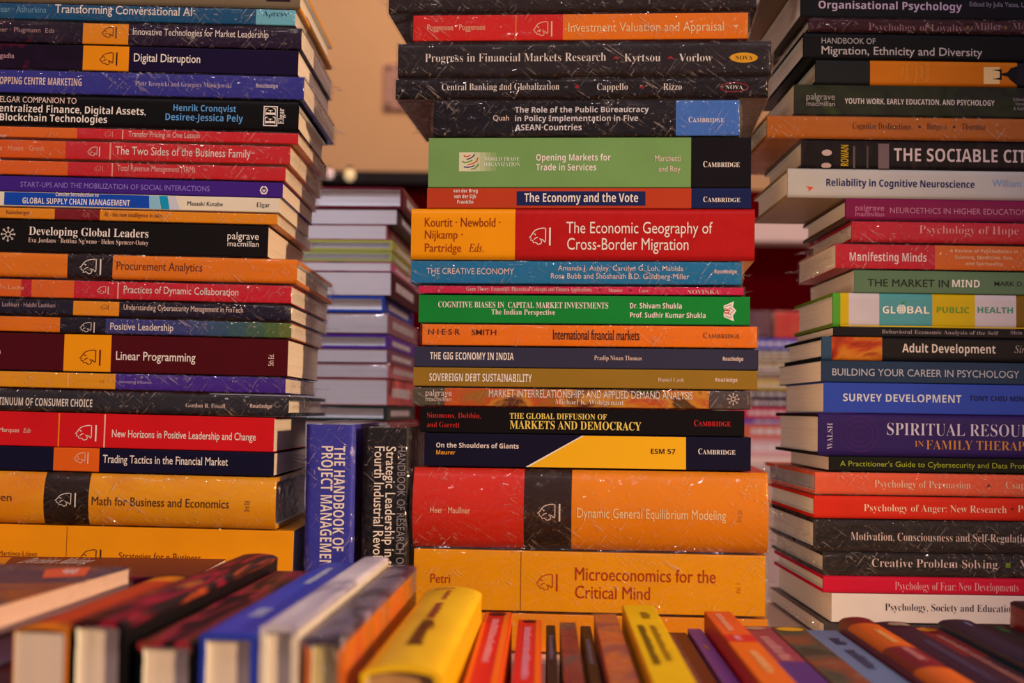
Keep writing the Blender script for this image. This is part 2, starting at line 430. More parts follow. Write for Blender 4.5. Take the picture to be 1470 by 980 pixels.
# square plate screwed to the wall
q0 = at_depth(551, 92, 4.19); q1 = at_depth(618, 158, 4.19)
plate = bpy.data.objects.new('wall_plate', None); COL.objects.link(plate); plate.location = ((q0.x + q1.x) / 2, 4.2, (q0.z + q1.z) / 2)
tag(plate, 'square pinkish grey plate screwed to the orange wall', 'wall plate')
hw, hh = (q1.x - q0.x) / 2, (q0.z - q1.z) / 2
mb = MB(); mb.box((-hw, -.016, -hh), (hw, 0, hh), plain_mat('dull_plastic', (.55, .33, .27), .6)); mb.build('panel', plate, bevel=.003)
for sx in (-1, 1):
    for sz in (-1, 1):
        mb = MB(); c = (sx * hw * .78, sz * hh * .82); n = 10
        ring = [(c[0] + .008 * math.cos(a * 2 * math.pi / n), -.016, c[1] + .008 * math.sin(a * 2 * math.pi / n)) for a in range(n)]
        vs = ring + [(x, -.0195, z) for x, y, z in ring]
        mb.add(vs, [(i, (i + 1) % n, n + (i + 1) % n, n + i) for i in range(n)] + [list(range(n, 2 * n))], plain_mat('dark_screw', (.22, .13, .11), .5))
        mb.build('screw', plate)

# red cloth partition at the back with its dark rail and white rail
def cloth_panel(name, x0, x1, z0, z1, y, mt, label, cat):
    mb = MB(); n = 60; k = 6
    for s, yy in ((0, 0.0), (1, .02)):
        vs = []
        for i in range(n + 1):
            for j in range(k + 1):
                x = x0 + (x1 - x0) * i / n; z = z0 + (z1 - z0) * j / k
                vs.append((x, y + yy + .006 * math.sin(x * 23) * (1 - s) + .004 * noise.noise(Vector((x * 6, z * 3, 1))) * (1 - s), z))
        fs = [(i * (k + 1) + j, (i + 1) * (k + 1) + j, (i + 1) * (k + 1) + j + 1, i * (k + 1) + j + 1) for i in range(n) for j in range(k)]
        mb.add(vs, fs, mt, True)
    mb.box((x0, y + .012, z0), (x1, y + .022, z1), mt)
    o = mb.build(name); tag(o, label, cat); return o
red_cloth = plain_mat('red_cloth', (.10, .0004, .003), 1.0, 160, .25, spec=0)
zt = at_depth(600, 266, 3.4).z
cloth_panel('partition_cloth', -2.6, 2.6, 0.0, zt, 3.4, red_cloth, 'dark red cloth hung behind the book stacks, below the orange wall', 'cloth')
# dark rail along the top of the cloth
z0, z1 = at_depth(540, 266, 3.38).z, at_depth(540, 247, 3.38).z
mb = MB(); mb.box((-2.6, 3.36, z0), (.12, 3.44, z1), plain_mat('dark_wood', (.012, .011, .014), .5))
tag(mb.build('partition_rail', bevel=.004), 'dark rail along the top of the red cloth', 'rail')
# small globe bulbs on the rail
for px, py, r, c, lab in ((473, 250, .011, (1, .72, .66), 'small pinkish white bulb glowing on the dark rail'), (502, 252, .014, (1, .75, .38), 'small amber bulb glowing on the dark rail')):
    Y = 3.345 if px < 600 else 2.50; p = at_depth(px, py, Y)
    root = bpy.data.objects.new('bulb', None); COL.objects.link(root); root.location = (p.x, p.y, p.z); tag(root, lab, 'bulb', 'string light bulbs')
    mt = bpy.data.materials.new('glowing_glass'); mt.use_nodes = True; b = mt.node_tree.nodes['Principled BSDF']
    b.inputs['Base Color'].default_value = (*c, 1); b.inputs['Emission Color'].default_value = (*c, 1); b.inputs['Emission Strength'].default_value = .55 if px < 600 else 1.6
    for nm, prof, mtt in (('globe', [(0.0, -r), (r * .6, -r * .8), (r, 0), (r * .75, r * .7), (r * .4, r), (0, r * 1.02)], mt),
                          ('cap', [(0, r * .95), (r * .42, r * .95), (r * .42, r * 1.6), (0, r * 1.6)], plain_mat('bulb_cap', (.05, .04, .04), .4))):
        mb = MB(); n = 14
        vs = [(q * math.cos(a * 2 * math.pi / n), q * math.sin(a * 2 * math.pi / n), z) for q, z in prof for a in range(n)]
        fs = [(j * n + i, j * n + (i + 1) % n, (j + 1) * n + (i + 1) % n, (j + 1) * n + i) for j in range(len(prof) - 1) for i in range(n)]
        mb.add(vs, fs, mtt, True); mb.build(nm, root)
# white ledge across the cloth on the other side
z0, z1 = at_depth(1125, 349, 3.3).z, at_depth(1125, 318, 3.3).z
mb = MB(); mb.box((.30, 3.28, z0), (2.4, 3.36, z1), plain_mat('white_board', (.93, .80, .75), .6, 12, .03))
tag(mb.build('partition_rail', bevel=.004), 'white board rail across the red cloth beside the psychology stack', 'rail')

# tables
wood = plain_mat('table_wood', (.16, .075, .035), .5, 14, .3)
tbl = bpy.data.objects.new('table', None); COL.objects.link(tbl); tbl.location = (0, .85, 0)
tag(tbl, 'long brown table carrying the stacks and the row of books', 'table')
mb = MB(); mb.box((-1.1, -.62, TABLE_Z - .03), (1.1, .75, TABLE_Z), wood); mb.build('tabletop', tbl, bevel=.004)
for sx in (-1, 1):
    for sy in (-.55, .68):
        mb = MB(); mb.add([(sx * 1.0 + a * .03 * s, sy + b * .03 * s, z) for s, z in ((.7, 0), (1, TABLE_Z - .03)) for a, b in ((-1, -1), (1, -1), (1, 1), (-1, 1))],
                          [(0, 1, 5, 4), (1, 2, 6, 5), (2, 3, 7, 6), (3, 0, 4, 7), (3, 2, 1, 0), (4, 5, 6, 7)], wood); mb.build('leg', tbl)
cream = plain_mat('cream_laminate', (.78, .60, .50), .6, 10, .03)
RISER_Z = EZ - .161
for a, b, lab in ((-.62, -.147, 'low cream plinth under the management stack'), (-.058, .178, 'low cream plinth under the economics stack'), (.190, .62, 'low cream plinth under the psychology stack')):
    mb = MB(); mb.box((a, .935, TABLE_Z + .0003), (b, 1.25, RISER_Z), cream); tag(mb.build('plinth', bevel=.003), lab, 'plinth')
# counter with a white cloth far behind
CNY, CZ = 2.6, EZ - .078
mb = MB(); n = 80
x0, x1 = .05, 2.2
vs = []; prof = [(3.15, CZ), (CNY + .02, CZ), (CNY + .004, CZ - .004), (CNY, CZ - .02), (CNY - .012, CZ - .3), (CNY - .02, .02)]
for i in range(n + 1):
    x = x0 + (x1 - x0) * i / n
    for j, (y, z) in enumerate(prof): vs.append((x, y + (.010 * math.sin(x * 31) * (j - 2) / 3 if j > 2 else 0), z))
k = len(prof)
mb.add(vs, [(i * k + j, (i + 1) * k + j, (i + 1) * k + j + 1, i * k + j + 1) for i in range(n) for j in range(k - 1)], plain_mat('white_cloth', (.80, .64, .58), .9, 40, .04), True)
mb.box((x0 + .01, CNY + .03, CZ - .03), (x1 - .01, 3.14, CZ - .002), wood)
tag(mb.build('cloth_covered_counter'), 'distant counter under a white cloth, seen between two stacks', 'counter')

# ------------------------------------------------------------------ decorated spine books in the stacks
def decorate(fr, zoom, cv, off, lx0, lz0, T, yf, deco, texts, ill, name='spine_lettering'):
    ox, oy, s = zoom
    def P(zx, zy, clamp=True):
        X, Z = fr.loc(ox + zx / s, oy + zy / s); X -= lx0; Z -= lz0
        if clamp: Z = min(max(Z, .0004), T - .0004)
        return X, Z
    mbd, mbe, mbt = MB(), MB(), MB()
    lay = .00006
    for d in deco:
        k, c = d[0], d[1]; mt = ink_mat(c, ill) if k != 'art' else None
        lay += .000008
        if k == 'rect':
            (a, z1) = P(d[2], d[3]); (b, z0) = P(d[4], d[5]); xs = [(a, b)]
            nz = 8 if yf else 1
            for q in range(nz):
                za, zb = z0 + (z1 - z0) * q / nz, z0 + (z1 - z0) * (q + 1) / nz
                poly(mbd, [(a, za), (b, za), (b, zb), (a, zb)], mt, lay, yf)
        elif k == 'vline':
            a, _ = P(d[2], 0); wd = d[3] / s * .00047; nz = 10
            for q in range(nz):
                za, zb = .0004 + (T - .0008) * q / nz, .0004 + (T - .0008) * (q + 1) / nz
                poly(mbd, [(a, za), (a + wd, za), (a + wd, zb), (a, zb)], mt, lay, yf)
        elif k == 'poly': poly(mbd, [P(x, y) for x, y in d[2]], mt, lay, yf)
        elif k in ('ell', 'ring'):
            n = 28; e = [P(d[2] + d[4] * math.cos(i * 2 * math.pi / n), d[3] - d[5] * math.sin(i * 2 * math.pi / n), k == 'ell') for i in range(n)]
            if k == 'ell': poly(mbe, e, mt, lay + .00004, yf)
            else: ribbon(mbe, e, d[6] / s * .00047, mt, lay + .00006, yf, True)
        elif k == 'line': ribbon(mbe, [P(x, y) for x, y in d[2]], d[3] / s * .00047, mt, lay + .00008, yf)
        elif k == 'springer':
            (xa, zb_), (xb, za_) = P(d[2], d[3]), P(d[4], d[5]); W, H = (xb - xa) * .76, zb_ - za_
            for st in KNIGHT: ribbon(mbe, [(xa + u * W / .76, za_ + v * H) for u, v in st], H * .055, mt, .00021, yf)
            xr = xb; ribbon(mbe, [(xr - H * .05, za_ - H * .06), (xr - H * .05, za_ + H * 1.03)], H * .1, mt, .00021, yf)
        elif k == 'star':
            cx, cz = P(d[2], d[3]); r = d[4] / s * .00047
            for a in range(8):
                t = a * math.pi / 4; ribbon(mbe, [(cx + r * .3 * math.cos(t), cz + r * .3 * math.sin(t)), (cx + r * math.cos(t), cz + r * math.sin(t))], r * .09, mt, .0002, yf)
                for sg in (-1, 1): ribbon(mbe, [(cx + r * .98 * math.cos(t), cz + r * .98 * math.sin(t)), (cx + r * .78 * math.cos(t + sg * .2), cz + r * .78 * math.sin(t + sg * .2))], r * .07, mt, .0002, yf)
            ribbon(mbe, [(cx + r * .3 * math.cos(i * math.pi / 8), cz + r * .3 * math.sin(i * math.pi / 8)) for i in range(16)], r * .1, mt, .0002, yf, True)
    for t in texts:
        s_, f, c, xa, xb, ya, yb = t[:7]; rot = t[7] if len(t) > 7 else None; mt = ink_mat(c, ill)
        xm = (xa + xb) / 2; mbt = MB()
        if rot is None:
            X0, _ = P(xa, (ya + yb) / 2, False); X1, _ = P(xb, (ya + yb) / 2, False); _, zc = P(xm, ya, False); _, zb = P(xm, yb, False)
            if f == 'C':   # capitals with a taller initial
                i0 = X0 + (X1 - X0) * .118
                put_text(mbt, s_[0], 'T', mt, X0, i0 - .0003, zb, zb + (zc - zb) * 1.0, None, yf)
                put_text(mbt, s_[1:], 'T', mt, i0, X1, zb, zb + (zc - zb) * .78, None, yf)
            else: put_text(mbt, s_, f, mt, X0, X1, zb, zc, None, yf)
        else:
            X0, zt = P(xa, ya, False); X1, zb = P(xb, yb, False)
            put_text(mbt, s_, f, mt, X0, X1, zb, zt, rot, yf)
        if mbt.v: mbt.build(name, cv, off)
    if mbd.v: mbd.build('spine_panel', cv, off)
    if mbe.v: mbe.build('spine_emblem', cv, off)

def build_stack(fr, xref, books, ybot, group, where, ill, Ldef=.24):
    """books from the topmost down; each rests on the next"""
    zs = [fr.loc(xref, b['zoom'][1] + b['yt'] / b['zoom'][2] if b.get('rel') else b['yt'])[1] for b in books] + [RISER_Z - EZ + ybot]
    for i, b in enumerate(books):
        f2 = fr; ox, oy, s = b['zoom']
        ymid = (b['yt'] + (books[i + 1]['yt'] if i + 1 < len(books) else 905)) / 2
        il = b.get('ill', ill(i / max(1, len(books) - 1)) if callable(ill) else ill)
        X = lambda zx: f2.loc(ox + zx / s, ymid)[0]
        if b.get('xl') is None: x1 = X(b['xr']); x0 = x1 - b.get('L', Ldef)
        elif b.get('xr') is None: x0 = X(b['xl']); x1 = x0 + b.get('L', Ldef)
        else: x0, x1 = X(b['xl']), X(b['xr'])
        z0, z1 = zs[i + 1] + .00015, zs[i] - .00015
        wrap = b.get('wrap', False)
        lz = z0 + (.0007 if wrap else 0)
        main = b['mat'](il) if 'mat' in b else cover_mat(b['main'], il, b.get('rough', .42), b.get('coat', 0))
        bands = [((c(il) if callable(c) else cover_mat(c, il, b.get('rough', .42), b.get('coat', 0))), X(zx) - x0) for c, zx in b.get('bands', ())]
        bd = cover_mat(b['boards'], il) if 'boards' in b else None
        root, cv, off, yf = make_book(f2.matrix(x0, 0, z0), x1 - x0, z1 - z0, b.get('D', .155), b.get('style', 'paper'), main, bands,
                                      boards=bd, bulge=b.get('bulge', 0), wrap=wrap, fins=b.get('fins', (1, 1)), seam=b.get('seam', True),
                                      paper=paper_mat(b['paper']) if 'paper' in b else None)
        tag(root, b['label'] + where, 'book', group)
        decorate(f2, b['zoom'], cv, off, x0, lz, z1 - z0 - (.0014 if wrap else 0), yf, b.get('deco', ()), b.get('texts', ()), il)
OR, ORR = (232, 132, 14), (226, 96, 16)
RED = (196, 26, 40); INK = (28, 18, 22); PALE = (232, 190, 172); WHT = (235, 208, 195)
Z = lambda ox, oy, s: (ox, oy, s)
L1, L2, L3, L4, L5 = [Z(0, o, 3.0) for o in (0, 175, 350, 520, 660)]
SM = 2.4915; M1, M2, M3, M4, M5 = [Z(540, o, SM) for o in (0, 180, 360, 520, 660)]
SR = 3.585; R1, R2, R3, R4, R5 = [Z(1060, o, SR) for o in (0, 160, 320, 480, 650)]
grad = [((56, 54, 112), 455), ((58, 60, 112), 700), ((56, 68, 108), 820), ((54, 76, 100), 900), ((56, 82, 88), 980), ((64, 90, 70), 1060), ((78, 98, 52), 1140), ((98, 104, 44), 1200)]
purpleart = lambda il: art_mat([(14, 8, 20), (30, 14, 34), (22, 12, 28), (120, 22, 50)], il, 22, (1, 1, 1.6))

left = [
 dict(zoom=L1, yt=-34, xr=1292, D=.175, main=(118, 96, 72), label='dull brown book cut off by the frame, topmost', deco=[('rect', (40, 26, 34), 1148, -30, 1250, 9)], style='hard', boards=(235, 140, 40)),
 dict(zoom=L1, yt=7, xr=1272, D=.15, wrap=True, main=(16, 74, 108), bands=[((112, 172, 182), 1103)], label='shrink-wrapped teal paperback on conversational machines, second from the top',
      texts=[('Fear · Ashurkina', 'S', (110, 150, 165), -10, 200, 27, 53), ('Transforming Conversational AI', 'M', WHT, 237, 828, 26, 62), ('Apress', 'R', (24, 60, 84), 1133, 1235, 46, 70), ('·', 'S', (24, 60, 84), 1240, 1246, 46, 70)]),
 dict(zoom=L1, yt=33, xr=1300, D=.16, wrap=True, mat=purpleart, bands=[(OR, 357), ((34, 18, 40), 553)], label='dark purple wrapped paperback with orange square, on market leadership,',
      deco=[('springer', INK, 440, 117, 502, 163)], texts=[('Trinner · Plugmann  Eds', 'S', (170, 124, 120), -60, 235, 118, 138), ('Innovative Technologies for Market Leadership', 'S', WHT, 573, 1157, 128, 157)]),
 dict(zoom=L1, yt=66.5, xr=1285, D=.16, mat=purpleart, bands=[(OR, 357), ((24, 14, 44), 555)], label='dark violet paperback with orange square, on digital change,',
      deco=[('springer', INK, 430, 226, 505, 280)], texts=[('Rogadia', 'S', (190, 140, 140), -34, 62, 228, 249), ('Digital Disruption', 'M', WHT, 577, 863, 233, 268)]),
 dict(zoom=L1, yt=103, xr=1310, D=.165, wrap=True, main=(50, 48, 128), label='shrink-wrapped violet blue paperback on shopping centres',
      texts=[('SHOPPING CENTRE MARKETING', 'B', PALE, -34, 352, 334, 365), ('Piotr Krowicki and Grzegorz Maciejewski', 'R', (188, 158, 176), 583, 997, 353, 374), ('Routledge', 'B', (196, 170, 180), 1103, 1197, 361, 378)]),
 dict(zoom=L1, yt=139, xr=1285, D=.15, style='hard', main=(15, 14, 15), label='thick black hardcover with blue author lines, on blockchain finance,',
      deco=[('rect', WHT, 1136, 456, 1194, 544), ('rect', (15, 14, 15), 1140, 461, 1190, 539)],
      texts=[('ELGAR COMPANION TO', 'S', PALE, 0, 330, 418, 443), ('Decentralized Finance, Digital Assets,', 'B', WHT, -72, 628, 456, 487), ('and Blockchain Technologies', 'B', WHT, -85, 462, 493, 523),
             ('Henrik Cronqvist', 'B', (92, 144, 196), 747, 1017, 453, 480), ('Desiree-Jessica Pely', 'B', (92, 144, 196), 713, 1047, 492, 521),
             ('EE', 'T', WHT, 1144, 1186, 464, 536, 'ccw'), ('Elgar', 'T', WHT, 1199, 1222, 466, 535, 'ccw')]),
 dict(zoom=L2, yt=184, xr=1285, D=.15, wrap=True, main=(204, 32, 38), bands=[((224, 98, 24), -300), ((204, 32, 38), 332)], boards=(226, 110, 30), label='thin wrapped red paperback just under the black blockchain hardcover',
      deco=[('springer', (236, 140, 130), 447, 40, 485, 64), ('vline', (240, 160, 130), 528, 5)], texts=[('ner', 'S', PALE, 0, 32, 50, 66), ('Transfer Pricing in One Lesson', 'S', PALE, 553, 860, 43, 67)]),
 dict(zoom=L2, yt=203, xr=1250, D=.155, wrap=True, main=(200, 34, 38), bands=[((218, 84, 22), -300), ((200, 34, 38), 282)], boards=(226, 110, 30), label='wrapped red paperback with orange end on family business',
      deco=[('springer', WHT, 378, 107, 430, 147), ('vline', (240, 150, 130), 477, 6)], texts=[('ipe · Husen · Groth', 'S', (240, 160, 120), -20, 190, 101, 123), ('The Two Sides of the Business Family', 'S', WHT, 497, 1080, 112, 147)]),
 dict(zoom=L2, yt=232.5, xr=1230, D=.15, wrap=True, main=(198, 34, 38), bands=[((222, 90, 24), -300), ((198, 34, 38), 292)], boards=(226, 110, 30), label='wrapped red paperback with orange end, on revenue management,',
      deco=[('springer', (236, 150, 140), 405, 190, 442, 212), ('vline', (240, 150, 130), 489, 5)], texts=[('Total Revenue Management (TRM)', 'S', (236, 160, 150), 505, 840, 189, 214)]),
 dict(zoom=L2, yt=256.5, xr=1218, D=.145, main=(64, 30, 116), label='thin purple paperback with white hexagon mark, on social start-ups,',
      deco=[('poly', WHT, [(1118, 294), (1127, 277), (1146, 277), (1155, 294), (1146, 311), (1127, 311)]), ('ring', (64, 30, 116), 1137, 294, 9, 9, 5), ('line', (64, 30, 116), [(1137, 279), (1137, 294)], 4)],
      texts=[('START-UPS AND THE MOBILIZATION OF SOCIAL INTERACTIONS', 'S', (144, 112, 186), 88, 903, 267, 289)]),
 dict(zoom=L2, yt=279, xr=1205, D=.14, main=(226, 200, 172), label='cream paperback with royal blue title block, on supply chains,',
      deco=[('rect', (18, 66, 160), 20, 290, 643, 372), ('poly', (136, 176, 206), [(643, 300), (684, 302), (692, 380), (643, 380)]), ('poly', (0, 138, 172), [(686, 300), (722, 303), (730, 382), (694, 380)]), ('poly', (196, 188, 196), [(722, 303), (756, 304), (776, 384), (732, 382)])],
      texts=[('Concise Introduction to', 'B', WHT, 240, 425, 305, 321), ('GLOBAL SUPPLY CHAIN MANAGEMENT', 'B', WHT, 97, 560, 331, 356), ('Masaaki Kotabe', 'S', (50, 40, 50), 808, 960, 343, 361), ('Elgar', 'R', (40, 30, 30), 1105, 1162, 347, 367)]),
 dict(zoom=L2, yt=300.5, xr=1195, D=.16, wrap=True, main=OR, bands=[((124, 18, 22), 235), (OR, 430)], label='thin wrapped orange paperback with dark red band, on sales,',
      deco=[('springer', (214, 120, 110), 355, 390, 384, 410)], texts=[('Rainsberger', 'S', (120, 60, 20), 28, 130, 380, 397), ('AI - the new intelligence in sales', 'S', (120, 60, 20), 450, 700, 391, 409)]),
 dict(zoom=L2, yt=319.5, xr=1155, D=.165, main=(20, 16, 16), label='thick black book with sun emblem, on global leaders,',
      deco=[('star', WHT, 35, 483, 33)], texts=[('Developing Global Leaders', 'T', WHT, 125, 640, 457, 492), ("Eva Jordans · Bettina Ng'weno · Helen Spencer-Oatey", 'R', PALE, 122, 640, 504, 524),
             ('palgrave', 'S', WHT, 980, 1115, 475, 506), ('macmillan', 'S', WHT, 980, 1115, 513, 536)]),
 dict(zoom=L3, yt=365, xr=1278, D=.19, wrap=True, main=(228, 112, 12), bands=[((32, 20, 24), 290), ((228, 112, 12), 485)], label='wrapped orange hardcover with black band, on procurement,', style='hard', 
      deco=[('springer', WHT, 345, 65, 435, 130)], texts=[('Procurement Analytics', 'S', (96, 36, 16), 503, 872, 79, 115)]),
 dict(zoom=L3, yt=403, xr=1255, D=.19, wrap=True, main=(198, 30, 42), bands=[((224, 96, 26), -300), ((190, 24, 40), 90), ((224, 96, 26), 135), ((198, 30, 42), 318)], label='wrapped red paperback with orange end, on collaboration,',
      deco=[('springer', WHT, 418, 183, 467, 216), ('vline', (240, 150, 130), 513, 6)], texts=[('Koch · Leche', 'S', (240, 170, 130), -50, 103, 178, 195), ('Practices of Dynamic Collaboration', 'S', WHT, 533, 1027, 186, 217)]),
 dict(zoom=L3, yt=432, xr=1255, D=.185, wrap=True, main=(24, 20, 36), bands=[(OR, 315), ((24, 20, 36), 513)], label='thin wrapped navy paperback with orange square, on cybersecurity,',
      deco=[('springer', INK, 433, 262, 467, 283)], texts=[('Lashkari · Habibi Lashkari', 'S', (190, 150, 150), 10, 238, 253, 271), ('Understanding Cybersecurity Management in FinTech', 'S', PALE, 533, 1047, 266, 290)]),
 dict(zoom=L3, yt=456.5, xr=1255, D=.155, wrap=True, main=(228, 110, 14), bands=[((22, 20, 32), 258)] + grad, label='wrapped paperback fading from violet to green, on positive leadership,',
      deco=[('springer', WHT, 345, 337, 407, 380)], texts=[('Positive Leadership', 'M', WHT, 475, 747, 342, 372)]),
 dict(zoom=L3, yt=481.5, xr=1240, D=.15, main=(76, 10, 18), bands=[((240, 144, 12), 275), ((76, 10, 18), 478)], label='thick maroon paperback with yellow orange square, on linear programming,',
      deco=[('springer', (90, 16, 16), 345, 455, 433, 520)], texts=[('i', 'S', PALE, -4, 3, 456, 474), ('Linear Programming', 'M', WHT, 500, 842, 466, 503), ('5th Ed.', 'S', PALE, 1157, 1178, 474, 525, 'ccw')]),
 dict(zoom=L4, yt=535.5, xr=1230, D=.14, wrap=True, main=(66, 34, 126), bands=[((232, 144, 22), -300), ((66, 34, 126), 497)], label='thin wrapped paperback, half orange and half purple,',
      deco=[('springer', (150, 80, 20), 430, 76, 448, 88), ('vline', (245, 180, 100), 294, 4)], texts=[('Innovating Influence', 'S', (190, 150, 190), 515, 652, 78, 91)]),
 dict(zoom=L4, yt=561.5, xr=1242, D=.19, wrap=True, main=(40, 37, 40), style='hard', label='wrapped charcoal hardcover on consumer choice',
      texts=[('CONTINUUM OF CONSUMER CHOICE', 'B', WHT, -62, 398, 154, 187), ('Gordon R. Foxall', 'R', PALE, 800, 970, 177, 195), ('Routledge', 'B', PALE, 1077, 1172, 180, 196)]),
 dict(zoom=L4, yt=594.5, xr=1180, D=.15, main=(208, 22, 28), label='bright red paperback with white horse-head emblem, on positive change,',
      deco=[('springer', WHT, 325, 270, 415, 336), ('vline', (236, 120, 20), 262, 6), ('vline', (240, 170, 150), 459, 6)], texts=[('Marques', 'S', PALE, -4, 83, 281, 300), ('Eds', 'I', PALE, 100, 133, 283, 302), ('New Horizons in Positive Leadership and Change', 'M', WHT, 482, 1102, 297, 329)]),
 dict(zoom=L4, yt=644.5, xr=1180, D=.15, main=(18, 16, 40), bands=[((226, 92, 22), 230), ((18, 16, 40), 427)], label='dark navy paperback with orange square, on trading,',
      deco=[('springer', PALE, 320, 388, 380, 434)], texts=[('Trading Tactics in the Financial Market', 'M', WHT, 443, 982, 404, 438)]),
 dict(zoom=L5, yt=679, xr=1190, D=.16, wrap=True, style='hard', bulge=.005, mat=lambda il: art_mat([(206, 100, 12), (230, 130, 14), (236, 148, 20), (216, 116, 14)], il, 14, (.4, 1, 1)), bands=[((38, 24, 16), 197), ((lambda il: art_mat([(206, 100, 12), (230, 130, 14), (236, 148, 20), (216, 116, 14)], il, 14, (.4, 1, 1))), 390)],
      label='thick round-backed orange hardcover with black band, on business maths,',
      deco=[('springer', WHT, 248, 140, 335, 198)], texts=[('Fernveren', 'S', (90, 40, 20), -150, 62, 140, 172), ('Math for Business and Economics', 'S', (78, 36, 18), 405, 993, 162, 199), ('3rd Ed', 'S', (110, 56, 20), 1060, 1079, 175, 221, 'ccw')]),
 dict(zoom=L5, yt=756.5, xr=1260, D=.155, main=(238, 142, 14), style='paper', label='thick plain orange paperback on online business, lowest in view',
      deco=[('springer', (70, 30, 20), 345, 385, 435, 450), ('vline', (150, 70, 20), 300, 3)], texts=[('Martínez-López', 'S', (130, 56, 20), -6, 162, 392, 412), ('Strategies for e-Business', 'S', (120, 50, 18), 513, 865, 401, 432)]),
 dict(zoom=L5, yt=853, xr=1250, D=.155, main=(200, 60, 30), label='thick rust paperback behind the front row, lowest'),
]
frL = stack_frame((-.32, .96, EZ), 0.0, .012)
build_stack(frL, 200, left, .0036, 'books in the management stack', ' in the management stack', 1.1)

